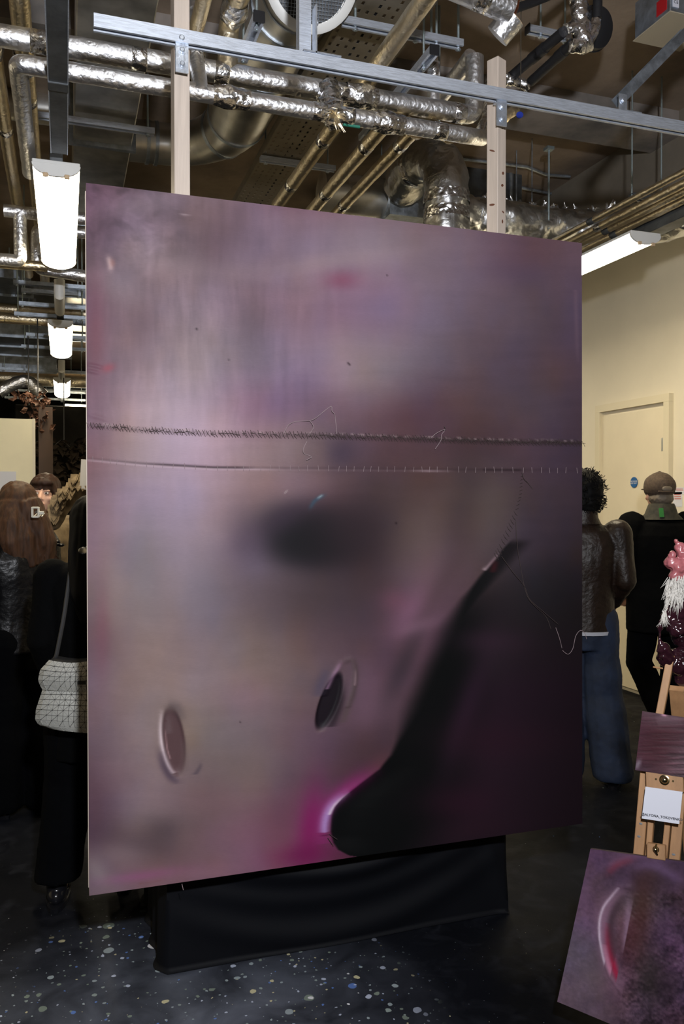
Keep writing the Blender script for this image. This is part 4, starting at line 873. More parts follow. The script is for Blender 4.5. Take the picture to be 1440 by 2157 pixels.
# relief in metres (towards the viewer)
rel = .0022*np.exp(-.5*(d1/3.2)**2)+.0012*fr*np.exp(-.5*(d1/7)**2)-.0018*np.exp(-.5*(d2/1.6)**2)*a2+.0008*np.exp(-.5*((d2-4)/2.4)**2)*a2
def reld(pts, wd, h):
    global rel
    pts = smoothpts(pts)
    x0 = min(q[0] for q in pts)-wd*4; x1 = max(q[0] for q in pts)+wd*4; ya = min(q[1] for q in pts)-wd*4; yb = max(q[1] for q in pts)+wd*4
    jj = np.where((Y[:, 0] > ya) & (Y[:, 0] < yb))[0]; ii = np.where((X[0] > x0) & (X[0] < x1))[0]; sl = (slice(jj[0], jj[-1]+1), slice(ii[0], ii[-1]+1))
    D, T_, _ = polyd(X[sl], Y[sl], pts); rel[sl] += h*np.exp(-.5*(D/wd)**2)*np.sin(np.pi*np.clip(T_, .03, .97))**.5
reld(lip, 6, .006); reld([(338, 1500), (338, 1540), (350, 1602), (375, 1640)], 4, .005); reld([(722, 1394), (742, 1392), (746, 1440), (722, 1520)], 4, .004); reld([(716, 1398), (690, 1450), (674, 1490)], 4, .004)
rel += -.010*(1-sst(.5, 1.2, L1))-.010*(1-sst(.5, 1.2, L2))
rel += -.008*inn*np.exp(-.5*((X-xb-26)/30)**2)*sst(1560, 1700, Y)*sst(1800, 1760, Y)
reld([(183, 768), (205, 772), (216, 776)], 2.5, .003); reld([(183, 780), (210, 786)], 2.5, .003); reld([(183, 872), (230, 886)], 3, .002)
Yw = YP-rel; edge = (S == 0) | (S == 1) | (T == 0) | (T == 1); Yw = np.where(edge, YP, Yw)
Yw = np.minimum(Yw, YP+.012)
V = np.stack([Wx-BL.x, Yw-YP, Wz-BL.z], -1).reshape(-1, 3)
jj, ii = np.meshgrid(np.arange(NY-1), np.arange(NX-1), indexing='ij'); i0 = (jj*NX+ii).ravel()
Fq = np.stack([i0, i0+NX, i0+NX+1, i0+1], -1)
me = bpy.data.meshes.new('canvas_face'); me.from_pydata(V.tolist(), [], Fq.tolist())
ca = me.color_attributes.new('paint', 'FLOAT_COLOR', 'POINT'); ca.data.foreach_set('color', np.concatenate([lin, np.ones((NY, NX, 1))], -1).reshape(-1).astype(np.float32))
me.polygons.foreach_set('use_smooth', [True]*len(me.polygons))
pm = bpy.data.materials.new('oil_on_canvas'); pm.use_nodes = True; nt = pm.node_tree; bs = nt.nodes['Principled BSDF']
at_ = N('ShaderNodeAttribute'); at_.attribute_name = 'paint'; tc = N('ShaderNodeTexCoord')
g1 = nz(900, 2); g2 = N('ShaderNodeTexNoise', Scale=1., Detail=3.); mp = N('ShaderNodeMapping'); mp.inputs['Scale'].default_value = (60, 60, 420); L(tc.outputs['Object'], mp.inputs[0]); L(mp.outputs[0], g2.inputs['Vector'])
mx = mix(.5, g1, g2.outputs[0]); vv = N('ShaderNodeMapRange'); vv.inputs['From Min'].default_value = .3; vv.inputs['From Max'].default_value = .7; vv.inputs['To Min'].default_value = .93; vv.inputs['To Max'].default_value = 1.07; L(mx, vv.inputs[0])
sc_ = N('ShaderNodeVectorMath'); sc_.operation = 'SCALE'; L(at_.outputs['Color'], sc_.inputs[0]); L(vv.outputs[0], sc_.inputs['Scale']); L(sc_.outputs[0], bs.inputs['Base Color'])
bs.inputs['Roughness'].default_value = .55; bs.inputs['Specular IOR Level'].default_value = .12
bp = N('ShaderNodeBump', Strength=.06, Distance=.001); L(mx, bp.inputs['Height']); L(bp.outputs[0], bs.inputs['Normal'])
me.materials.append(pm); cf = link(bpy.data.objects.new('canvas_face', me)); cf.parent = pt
raw = mat('raw_canvas', (.50, .44, .38), .9)
TH = .032
def eb(a, b, inset):   # side turnover of the canvas
    MB().add([a, b, b+Vector((0, TH, 0)), a+Vector((0, TH, 0))], [(0, 1, 2, 3)]).build('canvas_turnover', raw, pt)
for a, b in ((TL, BL), (BL, BR), (BR, TR), (TR, TL)): eb(a, b, 0)
for a, b in ((TL, BL), (BL, BR), (BR, TR), (TR, TL)):
    c_ = (TL+BR)/2; a2_ = a.lerp(c_, .02); b2_ = b.lerp(c_, .02); MB().bar(a2_+Vector((0, TH*.5+.004, 0)), b2_+Vector((0, TH*.5+.004, 0)), .04, TH*.7, (0, 1, 0)).build('stretcher_bar', wood, pt)
MB().add([TL+Vector((0, TH, 0)), TR+Vector((0, TH, 0)), BR+Vector((0, TH, 0)), BL+Vector((0, TH, 0))], [(0, 1, 2, 3)]).build('canvas_back', raw, pt)
thr = mat('brown_thread', (.045, .03, .028), .8); thl = mat('mauve_thread', (.28, .21, .22), .8)
def pc(x, y, off=.003): return PY(x, y, YP-off)
sb = MB(); sp = MB()
xx = 183.
while xx < 1225:
    yc = np.interp(xx, sx, [895, 905, 913, 918, 925, 930, 933]); j = rng.uniform(-2, 2, 4)
    (sp if xx < 420 and rng.rand() < .3 else sb).tube([pc(xx, yc-7+j[0], .002), pc(xx+3+j[2], yc+j[1], .0055), pc(xx+8+j[3], yc+8, .002)], .0007, 4)
    if rng.rand() < .5: sb.tube([pc(xx+6, yc-5+j[1], .002), pc(xx+1, yc+4, .005)], .0006, 4)
    if rng.rand() < .55: sb.tube([pc(xx, yc+j[0]*1.5, .004), pc(xx+9, yc+j[1]*1.5, .005)], .0007, 4)
    xx += rng.uniform(5, 9)
sb.build('whip_stitching', thr, pt, kind='stuff')
xx = 195.
while xx < 1215:
    yc = np.interp(xx, sx, [966, 977, 985, 987, 989, 990, 991]); sp.tube([pc(xx, yc-6+rng.uniform(-1, 1), .001), pc(xx+rng.uniform(-2, 2), yc+6, .003)], .0006, 4); xx += rng.uniform(14, 24)
sp.build('running_stitches', thl, pt, kind='stuff')
cs = MB(); cv = [(1098, 1003), (1097, 1020), (1096, 1038), (1092, 1055), (1087, 1075), (1079, 1097), (1071, 1115), (1062, 1135), (1052, 1160), (1044, 1172)]
for k in range(22):
    f = k/21*(len(cv)-1); i = min(int(f), len(cv)-2); t = f-i; x_ = cv[i][0]*(1-t)+cv[i+1][0]*t; y_ = cv[i][1]*(1-t)+cv[i+1][1]*t; l_ = 4+4*k/21; s = rng.uniform(-1, 1)
    cs.tube([pc(x_-l_*.5, y_-l_*.9*(1 if k > 9 else -.3), .001), pc(x_, y_, .004), pc(x_+l_*.7, y_+l_*.9*(1 if k > 9 else -.3)+s, .001)], .0009, 4)
cs.build('curved_stitching', thr, pt, kind='stuff')
for pts, m_ in (([(598, 912), (606, 897), (616, 890), (632, 887), (652, 886), (664, 881), (680, 868), (697, 856), (699, 866), (704, 872), (707, 890), (708, 915)], thl), ([(652, 886), (660, 898), (656, 908), (650, 915)], thl), ([(646, 930), (639, 945), (640, 955), (652, 960), (656, 963), (645, 969)], thl), ([(908, 922), (920, 912), (938, 904), (930, 915), (928, 928), (916, 946)], thl), ([(935, 898), (938, 905), (928, 906)], thr), ([(1099, 995), (1103, 1008), (1112, 1018), (1121, 1030)], thr),
    ([(1086, 1098), (1089, 1150), (1097, 1200), (1104, 1235), (1112, 1260), (1130, 1280), (1150, 1300), (1160, 1325)], thr), ([(1056, 1172), (1080, 1205), (1104, 1235), (1115, 1262), (1140, 1285), (1175, 1315)], thr), ([(1170, 1322), (1178, 1345), (1183, 1365)], thl), ([(1184, 1370), (1196, 1378), (1206, 1366), (1212, 1340), (1222, 1328), (1231, 1334), (1235, 1346)], thl), ([(383, 1862), (386, 1875)], thl), ([(693, 1757), (710, 1768)], thr), ([(690, 1765), (702, 1782)], thr)):
    P_ = [pc(x, y, .006+.004*math.sin(i*1.7)) for i, (x, y) in enumerate(pts)]
    # smooth curve through the points
    Q = []
    for i in range(len(P_)-1):
        a, b, c, d = P_[max(i-1, 0)], P_[i], P_[i+1], P_[min(i+2, len(P_)-1)]
        for k in range(5): t = k/5; Q.append(.5*(2*b+(c-a)*t+(2*a-5*b+4*c-d)*t*t+(3*b-a-3*c+d)*t**3))
    Q.append(P_[-1]); MB().tube(Q, .0009, 5).build('loose_thread', m_, pt, True)

# ------------------------------------------------------------------ draped plinth below the painting
cloth = mat('black_cloth', (.0030, .0034, .0052), .65, bump=.05, bscale=500, spec=.15)
c0 = PZ(350, 2048, 0); c1 = PZ(1066, 1918, 0)
bxl, bxr, byf = c0.x, c1.x+.0, 2.71
pd = thing('draped_plinth', ((bxl+bxr)/2, byf, 0), 'low plinth under the painting covered to the floor in black cloth', 'plinth')
HB = .62; DB = .55
MB().box(((bxl+bxr)/2, byf+DB/2+.02, HB/2), (bxr-bxl-.05, DB-.04, HB-.02)).build('box_core', M['blackcap'], pd)
nx_, nz_ = 150, 60; vs, fs = [], []
per = [(bxl, byf+DB), (bxl, byf), (bxr, byf), (bxr, byf+DB), ]
seg_ = [DB, bxr-bxl, DB]; tot = sum(seg_)
for j in range(nz_+1):
    z = HB*(1-j/nz_)
    for i in range(nx_+1):
        d = tot*i/nx_
        if d < seg_[0]: x, y, nx__, ny__ = bxl, byf+DB-d, -1, 0
        elif d < seg_[0]+seg_[1]: x, y, nx__, ny__ = bxl+d-seg_[0], byf, 0, -1
        else: x, y, nx__, ny__ = bxr, byf+d-seg_[0]-seg_[1], 1, 0
        dd = (d-seg_[0])/seg_[1]; f = 0
        if 0 < dd < 1:
            # swags sagging from the top left corner towards lower right
            for a_, b_, wd, h in ((.50, .38, .035, .016), (.40, .46, .03, .014), (.30, .42, .03, .010), (.20, .5, .035, .010), (.58, .25, .03, .010), (.47, .62, .03, .008)):
                zc_ = a_-b_*dd*(1-dd)*1.5+.06*dd; f += 1.8*h*math.exp(-.5*((z-zc_)/wd)**2)*math.sin(math.pi*min(1, max(0, dd)))**.6
            f += .012*math.exp(-.5*((dd-.93+.25*(z-.3))/.02)**2)+.006*math.sin(dd*22+z*9)*(1-j/nz_)
        else: f += .010*math.sin(d*40+z*6)
        if j == nz_: f += .012
        f += .012*(j/nz_)**2
        vs.append((x+nx__*(f+.004), y+ny__*(f+.004), max(.002, z+ (.004 if j == nz_ else 0))))
for j in range(nz_):
    for i in range(nx_): a_ = j*(nx_+1)+i; fs.append((a_, a_+1, a_+nx_+2, a_+nx_+1))
MB().add(vs, fs).build('cloth_skirt', cloth, pd, True, ang=80)
MB().box(((bxl+bxr)/2, byf+DB/2, HB+.003), (bxr-bxl+.012, DB+.012, .008), bev=.003).build('cloth_top', cloth, pd)
# ================================================================== EASEL AND SMALL WORKS
rv = Vector((math.cos(math.radians(18.75)), -math.sin(math.radians(18.75)), 0)); fv = Vector((math.sin(math.radians(18.75)), math.cos(math.radians(18.75)), 0)); UZ = Vector((0, 0, 1))
def CW(px, d, z=0): return Vector((0, 0, 0))+rv*((px-720)/FP*d)+fv*d+UZ*z      # ground point at depth d under picture column px
al_ = math.radians(30); ln_ = math.radians(13)
eu = rv*math.cos(al_)-fv*math.sin(al_); eb_ = rv*math.sin(al_)+fv*math.cos(al_); ev = UZ*math.cos(ln_)+eb_*math.sin(ln_); en = eu.cross(ev); 
if en.dot(fv) > 0: en = -en        # towards the viewer
r_ = ray(1173, 2110); A0 = Vector((0, 0, CH))+r_*(2.3/r_.dot(fv))
def E(px, py, off=0.): return PP(px, py, A0+en*off, en)
def flatcanvas(name, quad, off, th, lab, colfn, n=(110, 150), relfn=None):
    TLp, TRp, BRp, BLp = [E(x, y, off) for x, y in quad]
    t = thing(name, BLp, lab, 'painting', 'small plum coloured paintings on the easel')
    nx, ny = n; S, T = np.meshgrid(np.linspace(0, 1, nx), np.linspace(0, 1, ny)); P = [np.array(p) for p in (TLp, TRp, BRp, BLp)]
    W = P[0]*((1-S)*(1-T))[..., None]+P[1]*(S*(1-T))[..., None]+P[2]*(S*T)[..., None]+P[3]*((1-S)*T)[..., None]
    Pc = (W-np.array([0, 0, CH])) @ Ri.T; X = 720+FP*Pc[..., 0]/-Pc[..., 2]; Y = 1078.5-FP*Pc[..., 1]/-Pc[..., 2]
    C, rel = colfn(X, Y); e = (S == 0) | (S == 1) | (T == 0) | (T == 1); rel = np.where(e, 0, rel)
    W = W+np.array(en)*rel[..., None]; V = (W-np.array(BLp)).reshape(-1, 3); jj, ii = np.meshgrid(np.arange(ny-1), np.arange(nx-1), indexing='ij'); i0 = (jj*nx+ii).ravel()
    me = bpy.data.meshes.new('canvas_face'); me.from_pydata(V.tolist(), [], np.stack([i0, i0+nx, i0+nx+1, i0+1], -1).tolist())
    ca = me.color_attributes.new('paint', 'FLOAT_COLOR', 'POINT'); lin = np.clip(s2l(np.clip(C, 4, 255))*SMALL_GAIN, 0, .9)
    ca.data.foreach_set('color', np.concatenate([lin, np.ones(lin.shape[:2]+(1,))], -1).reshape(-1).astype(np.float32)); me.polygons.foreach_set('use_smooth', [True]*len(me.polygons)); me.materials.append(pm2)
    o = link(bpy.data.objects.new('canvas_face', me)); o.parent = t
    mb = MB(); vs = [TLp, TRp, BRp, BLp]; vb = [p-en*th for p in vs]
    mb.add(vs+vb, [(0, 1, 5, 4), (1, 2, 6, 5), (2, 3, 7, 6), (3, 0, 4, 7), (4, 5, 6, 7)]); mb.build('canvas_sides', mat('canvas_edge', rgb(70, 50, 58), .8), t)
    return t
SMALL_GAIN = 1.25
pm2 = pm.copy(); pm2.name = 'glossy_oil_paint'; pm2.node_tree.nodes['Principled BSDF'].inputs['Roughness'].default_value = .38
def col_low(X, Y):
    XS = [1170, 1240, 1300, 1360, 1420, 1500]; YS = [1790, 1850, 1920, 2000, 2080, 2157, 2240]
    R = [[(78,54,74),(76,54,72),(70,50,64),(62,46,60),(62,46,62),(60,44,60)], [(84,62,80),(78,58,76),(64,48,60),(52,38,44),(58,42,56),(56,40,56)], [(84,66,84),(86,64,82),(84,64,74),(60,48,54),(58,42,54),(56,40,54)],
         [(84,74,88),(82,70,84),(80,60,72),(60,44,52),(72,50,66),(60,44,58)], [(92,76,86),(90,74,84),(90,66,76),(66,50,58),(70,52,66),(60,46,60)], [(88,70,78),(88,72,80),(80,62,72),(56,44,54),(64,46,58),(58,44,56)], [(86,68,76)]*6]
    C = cgrid(XS, YS, R, X+fbm2(X, Y, 40, 40, 41)*20, Y+fbm2(X, Y, 40, 40, 42)*20); 
    rgt = sst(1290, 1330, X)*sst(1860, 1900, Y); tex = fbm2(X, Y, 22, 26, 43, 5); fine = fbm2(X, Y, 6, 5, 45, 4); C = C*(1+((tex*.9+fine*.9)*(.3+.9*rgt))[..., None]); rel = .0035*(tex+.7*fine)*rgt+.0006*fine
    C[..., 2] += fbm2(X, Y, 60, 60, 44)*20
    for a in [(1330, 1960, 20, 60, 10, (72, 30, 40), .5), (1400, 1960, 40, 40, 0, (74, 54, 84), .4), (1330, 1900, 30, 20, 0, (58, 54, 52), .5), (1350, 1930, 16, 60, 5, (66, 38, 30), .5), (1370, 2060, 22, 40, 0, (44, 40, 38), .6), (1250, 2050, 30, 40, 0, (96, 82, 84), .4), (1405, 2070, 20, 26, 0, (40, 30, 40), .6)]: C = B(C, X, Y, *a)
    def st(p, w, c, a, h=0., **k):
        nonlocal C, rel
        C = strokec(C, X, Y, p, w, c, a, **k)
        if h: D, T_, _ = polyd(X, Y, p); rel = rel+h*np.exp(-.5*(D/w)**2)*np.sin(np.pi*np.clip(T_, .04, .96))**.5
    arc = [(1308, 1864), (1290, 1885), (1270, 1912), (1262, 1945), (1264, 1985), (1272, 2025), (1285, 2060), (1312, 2098)]
    st([(x+9, y) for x, y in arc], 11, (128, 96, 116), .75, .002); st([(x+18, y+2) for x, y in arc[3:]], 5, (150, 24, 52), .8); st([(x+8, y) for x, y in arc[4:]], 4, (186, 120, 146), .7)
    st(arc, 2.2, (190, 172, 188), .85, .003); st([(1261, 1965), (1262, 1985)], 3, (214, 206, 214), .8, .003); st([(1312, 1868), (1330, 1870)], 4, (58, 44, 52), .6, .002)
    st([(x+24, y+4) for x, y in arc[1:6]], 6, (52, 38, 44), .7); st([(1325, 1890), (1322, 1940), (1318, 1990), (1322, 2010)], 7, (136, 110, 132), .75, .002); st([(1316, 1990), (1324, 2015)], 5, (168, 146, 160), .7); st([(1350, 1990), (1360, 2022)], 6, (150, 100, 120), .7)
    st([(1280, 1840), (1300, 1820), (1335, 1808)], 6, (110, 34, 44), .55); st([(1275, 1830), (1310, 1808), (1360, 1800), (1400, 1812)], 8, (104, 76, 100), .5); st([(1330, 1830), (1370, 1822), (1410, 1840), (1440, 1862)], 9, (96, 74, 106), .6); st([(1398, 2040), (1420, 2034), (1440, 2036)], 6, (140, 50, 80), .6, .002); st([(1370, 2070), (1400, 2090), (1430, 2130)], 7, (104, 74, 92), .5)
    return C, rel
def col_up(X, Y):
    C = cgrid([1330, 1380, 1440, 1500], [1495, 1540, 1590, 1640], [[(64,44,50),(70,52,58),(74,56,62),(70,54,60)], [(60,34,44),(56,30,36),(62,38,44),(66,46,52)], [(60,36,44),(58,32,38),(74,54,60),(70,50,56)], [(54,42,54),(62,44,50),(80,60,66),(70,50,56)]], X, Y)
    tex = fbm2(X, Y, 40, 3, 51, 3); C = C*(1+tex[..., None]*.5); rel = .0012*tex
    tex2 = fbm2(X+Y*.6, Y, 60, 4, 52, 3)*sst(1395, 1420, X)*sst(1560, 1590, Y); C = C*(1+tex2[..., None]*1.2); rel = rel+.002*tex2
    C = strokec(C, X, Y, [(1380, 1520), (1400, 1515), (1440, 1518)], 9, (104, 84, 92), .5); C = strokec(C, X, Y, [(1338, 1620), (1348, 1600)], 4, (130, 120, 130), .6); C = strokec(C, X, Y, [(1392, 1505), (1404, 1507)], 2, (190, 140, 160), .8)
    return C, rel
low = flatcanvas('small_painting', [(1243, 1788), (1600, 1838), (1535, 2262), (1173, 2110)], 0, .020, 'large lower painting on the easel, a pale curved ridge over plum paint', col_low, (150, 170))
upc = flatcanvas('small_painting', [(1352, 1498), (1500, 1520), (1492, 1646), (1337, 1622)], .0, .016, 'small upper painting on the easel brushed in dark maroon', col_up, (110, 90))
ew = mat('easel_beech', (.36, .195, .090), .5, var=.15, vscale=3, stretch=(8, 8, 1.2), bump=.05, bscale=60)
ea = thing('easel', E(1400, 2300, -.05)*1.0, 'paint smeared wooden studio easel at the right edge', 'easel'); ea.location.z = 0
def member(name, a, b, wpx, th, off, down=None, lab=None):
    p, q = E(*a, off), E(*b, off); d = (q-p).normalized()
    if down is not None: q = p+d*((down-p.z)/d.z)
    R = Matrix((d.cross(en).normalized(), en, d)).transposed(); return MB().box((p+q)/2, (wpx*.00142, th, (q-p).length), R, bev=.0015).build(name, ew, ea, label=lab)
member('stile', (1362, 1600), (1344, 1812), 20, .022, -.035, down=.012); member('stile', (1438, 1610), (1420, 1815), 20, .022, -.035, down=.012)
member('inner_rail', (1379, 1630), (1366, 1795), 11, .026, -.034, down=.35); member('inner_rail', (1416, 1636), (1400, 1800), 11, .026, -.034, down=.35)
member('mast', (1413, 1380), (1390, 1500), 15, .02, -.045, down=.75)
kb = member('upper_block', (1361, 1643), (1440, 1650), 34, .022, -.012); lbk = member('lower_block', (1363, 1790), (1402, 1796), 28, .024, -.010)
member('crossbar', (1320, 2100), (1520, 2150), 34, .02, -.05)
brass = mat('brass', (.45, .38, .22), .2, 1)
q = MB(); q.ball(E(1399, 1643, .002), .0105, seg=18, rings=12); q.lathe([(.014, 0), (.014, .002), (.011, .003)], E(1399, 1643, -.001), en, 20); q.build('brass_knob', brass, ea, True)
for x in (1381, 1417): q = MB(); q.lathe([(.0028, 0), (.0028, .0012)], E(x, 1641+(x-1381)*.12, -.0005), en, 10); q.build('screw', brass, ea)
wb = MB(); c_ = E(1380, 1790, .008); wb.ball(c_, .007, seg=12, rings=8); wb.tube([c_+ev*.004, c_+ev*.016+eu*.002], [.004, .002], 8); wb.tube([c_-ev*.004, c_-ev*.013+eu*.006], [.004, .002], 8); wb.lathe([(.009, -.008), (.009, -.006)], c_, en, 16); wb.build('wing_bolt', brass, ea, True)
bl_ = E(1425, 1450, -.08); MB().bar(bl_, (bl_.x+eb_.x*.55, bl_.y+eb_.y*.55, .01), .04, .022, en).build('rear_leg', ew, ea)
# smears of paint on the wood
for (x, y, m_) in ((1349, 1735, 'galv'), (1360, 1728, 'galv'), (1418, 1800, 'paper'), (1345, 1762, 'galv')):
    MB().ball(E(x, y, -.0232), 1, .005, .0006, .003, 8, 5, Matrix((eu, en, ev)).transposed()).build('paint_smear', mat('grey_paint', (.16, .17, .18), .6), ea)
# card
cq = [E(x, y, .012) for x, y in ((1359, 1657), (1437, 1668), (1430, 1736), (1351, 1724))]
cdp = thing('handle_card', cq[3], 'small white card with a printed handle pinned to the easel', 'card')
MB().add(cq+[p-en*.0015 for p in cq], [(0, 1, 2, 3), (7, 6, 5, 4), (0, 4, 5, 1), (1, 5, 6, 2), (2, 6, 7, 3), (3, 7, 4, 0)]).build('card', M['paper'], cdp)
ux = (cq[1]-cq[0]).normalized(); uy = en.cross(ux).normalized(); 
if uy.z < 0: uy = -uy
ax_ = (cq[2]-cq[3]).normalized(); ay_ = (en.cross(ax_)); ay_ = ay_ if ay_.z > 0 else -ay_
text('@ALYONA_TOKOVENKO', .0092, E(1393, 1721, .0130), Matrix((ax_, ay_, ax_.cross(ay_))).transposed(), M['ink'], cdp, extr=.0003, bold=.0002)

# ------------------------------------------------------------------ remesh helpers
def remesh(mb, name, m, parent, voxel=.008, smooth=2, disp=None, label=None):
    o = mb.build(name, m, parent, label=label)
    r = o.modifiers.new('r', 'REMESH'); r.mode = 'VOXEL'; r.voxel_size = voxel; r.use_smooth_shade = True
    if smooth: s = o.modifiers.new('s', 'SMOOTH'); s.iterations = smooth; s.factor = .6
    dg = bpy.context.evaluated_depsgraph_get(); me = bpy.data.meshes.new_from_object(o.evaluated_get(dg)); o.modifiers.clear(); o.data = me; me.name = name
    if disp:
        n = len(me.vertices); co = np.empty(n*3); no = np.empty(n*3); me.vertices.foreach_get('co', co); me.vertices.foreach_get('normal', no); co = co.reshape(-1, 3); no = no.reshape(-1, 3)
        h = np.array([disp(Vector(c)) for c in co]); co += no*h[:, None]; me.vertices.foreach_set('co', co.ravel()); me.update()
    me.polygons.foreach_set('use_smooth', [True]*len(me.polygons)); return o
nzv = noise.noise
# sculpture on the easel top
pink = mat('pink_wax', rgb(160, 92, 96), .32, var=.25, vscale=14, bump=.1, bscale=60, spec=.6); pink.node_tree.nodes['Principled BSDF'].inputs['Subsurface Weight'].default_value = .1
glz = mat('dark_glazed_resin', (.022, .006, .010), .10, var=.4, vscale=12, coat=.6); fur = mat('white_fibre', (.55, .52, .47), .8)
SD = 2.42
def SP(px, py, dz=0.): r = ray(px, py); return Vector((0, 0, CH))+r*((SD+dz)/r.dot(fv))
sc0 = SP(1435, 1425)
sv = thing('sculpture', sc0, 'glossy maroon sculpture with pink fleshy lumps and white fibre on the easel', 'sculpture')
mb = MB()
for (x, y, r, dz) in ((1440, 1285, .045, 0), (1450, 1330, .055, .02), (1425, 1320, .030, -.01), (1404, 1385, .026, -.01), (1430, 1395, .042, 0), (1470, 1390, .05, 0), (1412, 1300, .026, 0), (1398, 1362, .013, -.02), (1440, 1425, .03, 0), (1465, 1280, .05, .02)): mb.ball(SP(x, y, dz), r, 1, 1, 1)
mb.tube([SP(1391, 1308, -.02), SP(1389, 1350, -.02), SP(1394, 1385, -.02)], [.004, .006, .012], 8); mb.tube([SP(1386, 1372, -.02), SP(1400, 1366, -.03), SP(1415, 1385, -.03)], [.006, .009, .008], 8)
mb.tube([SP(1407, 1285), SP(1397, 1300), SP(1392, 1325)], [.014, .011, .006], 8)
remesh(mb, 'glazed_mass', glz, sv, .0035, 1, lambda c: .006*nzv(c*28)+.004*nzv(c*70+Vector((3, 1, 2)))+.003*abs(nzv(c*45)))
mb = MB()
for (x, y, r, dz) in ((1431, 1152, .016, 0), (1424, 1141, .009, 0), (1439, 1165, .022, .0), (1414, 1168, .013, -.01), (1413, 1186, .022, 0), (1428, 1195, .024, -.01), (1444, 1190, .03, 0), (1422, 1212, .020, -.01), (1438, 1216, .024, -.005), (1455, 1175, .028, 0), (1460, 1205, .03, 0)): mb.ball(SP(x, y, dz), r)
remesh(mb, 'pink_flesh', pink, sv, .003, 1, lambda c: .005*nzv(c*42)-.004*abs(nzv(c*70)))
fb_ = MB()
for k in range(420):
    x = rng.uniform(1405, 1460); y = rng.uniform(1212, 1262); l = rng.uniform(14, 46); s = rng.uniform(-12, 4)-(1425-x)*.25; dz = -.02-rng.rand()*.025
    if rng.rand() < .15: x = rng.uniform(1395, 1402); y = rng.uniform(1285, 1300); l = 22
    fb_.tube([SP(x, y, dz), SP(x+s*.5, y+l*.6, dz-.004), SP(x+s+rng.uniform(-4, 4), y+l, dz+.002)], [.0011, .0009, .0003], 4)
fb_.build('white_fibre', fur, sv, kind='stuff')
MB().tube([SP(1375, 1405, .0), SP(1395, 1408, .0)], .0025, 8).build('pale_stick', ew, sv)
# ================================================================== PEOPLE
skin = mat('skin', (.52, .31, .23), .5, var=.08, vscale=12); skin.node_tree.nodes['Principled BSDF'].inputs['Subsurface Weight'].default_value = .08
blk = mat('black_wool', (.0018, .0019, .0022), .9, bump=.2, bscale=300, spec=.05); blk2 = mat('black_trouser', (.0014, .0016, .0022), .9, bump=.1, bscale=300, spec=.05)
leath = mat('black_leather', (.004, .004, .005), .36, bump=.25, bscale=60, spec=.3); bleath = mat('brown_leather', (.014, .0075, .005), .45, spec=.3, var=.35, vscale=8, bump=.25, bscale=70)
denim = mat('blue_denim', (.007, .015, .038), .8, var=.3, vscale=9, bump=.15, bscale=300); hairb = mat('brown_hair', (.045, .019, .008), .65, spec=.25, var=.4, vscale=30, stretch=(3, 3, .3)); hairk = mat('black_hair', (.003, .0028, .0032), .7, spec=.12); haird = mat('dark_brown_hair', (.028, .012, .007), .6, spec=.25, var=.3, vscale=30)
hairg = mat('grey_hair', (.13, .105, .08), .6); capm = mat('brown_tweed', (.055, .036, .024), .85, var=.3, vscale=60); shoe_b = mat('black_shoe', (.008, .008, .010), .2); shoe_w = mat('white_shoe', (.55, .55, .52), .5); ruff = mat('khaki_ruffle', (.16, .115, .065), .8, var=.35, vscale=14)
def rings(mb, rg, seg=20):
    vs = []
    for (x, y, z, rx, ry) in rg:
        for k in range(seg): a = 2*math.pi*k/seg; vs.append((x+rx*math.cos(a), y+ry*math.sin(a), z))
    n = len(rg); fs = [(i*seg+k, i*seg+(k+1) % seg, (i+1)*seg+(k+1) % seg, (i+1)*seg+k) for i in range(n-1) for k in range(seg)]+[tuple(reversed(range(seg))), tuple((n-1)*seg+k for k in range(seg))]
    return mb.add(vs, fs)
def chain(mb, pts, rs, seg=14):
    pts = [Vector(p) for p in pts]; mb.tube(pts, rs, seg)
    for p, r in zip(pts, rs): mb.ball(p, r*.995, seg=12, rings=8)
    return mb
def limb3(a, b, c, n=4):
    a, b, c = Vector(a), Vector(b), Vector(c); return [a.lerp(b, i/n) for i in range(n)]+[b.lerp(c, i/n) for i in range(n+1)]
def add_head(mb, H, yaw=0, pitch=0):
    R = Matrix.Rotation(yaw, 3, 'Z') @ Matrix.Rotation(pitch, 3, 'X'); c = Vector(H)
    T = lambda x, y, z: c+R@Vector((x, y, z))
    mb.ball(T(0, -.012, .022), 1, .076, .094, .092, 24, 16, R); mb.ball(T(0, .020, -.035), 1, .062, .072, .080, 24, 16, R); mb.ball(T(0, .052, -.088), 1, .030, .028, .022, 12, 8, R)
    mb.tube([T(0, .086, .012), T(0, .106, -.018), T(0, .108, -.030)], [.009, .013, .013], 10); mb.ball(T(0, .098, -.030), .012, 1.5, 1, .7, R=R)
    for s in (-1, 1):
        mb.ball(T(s*.078, -.005, -.012), 1, .009, .018, .032, 10, 8, R); mb.ball(T(s*.033, .078, .022), 1, .026, .012, .010, 10, 8, R); mb.ball(T(s*.042, .062, -.028), 1, .024, .020, .020, 10, 8, R)
    mb.ball(T(0, .090, -.058), 1, .022, .010, .006, 10, 8, R); mb.ball(T(0, .088, -.069), 1, .019, .010, .007, 10, 8, R)
    return T, R
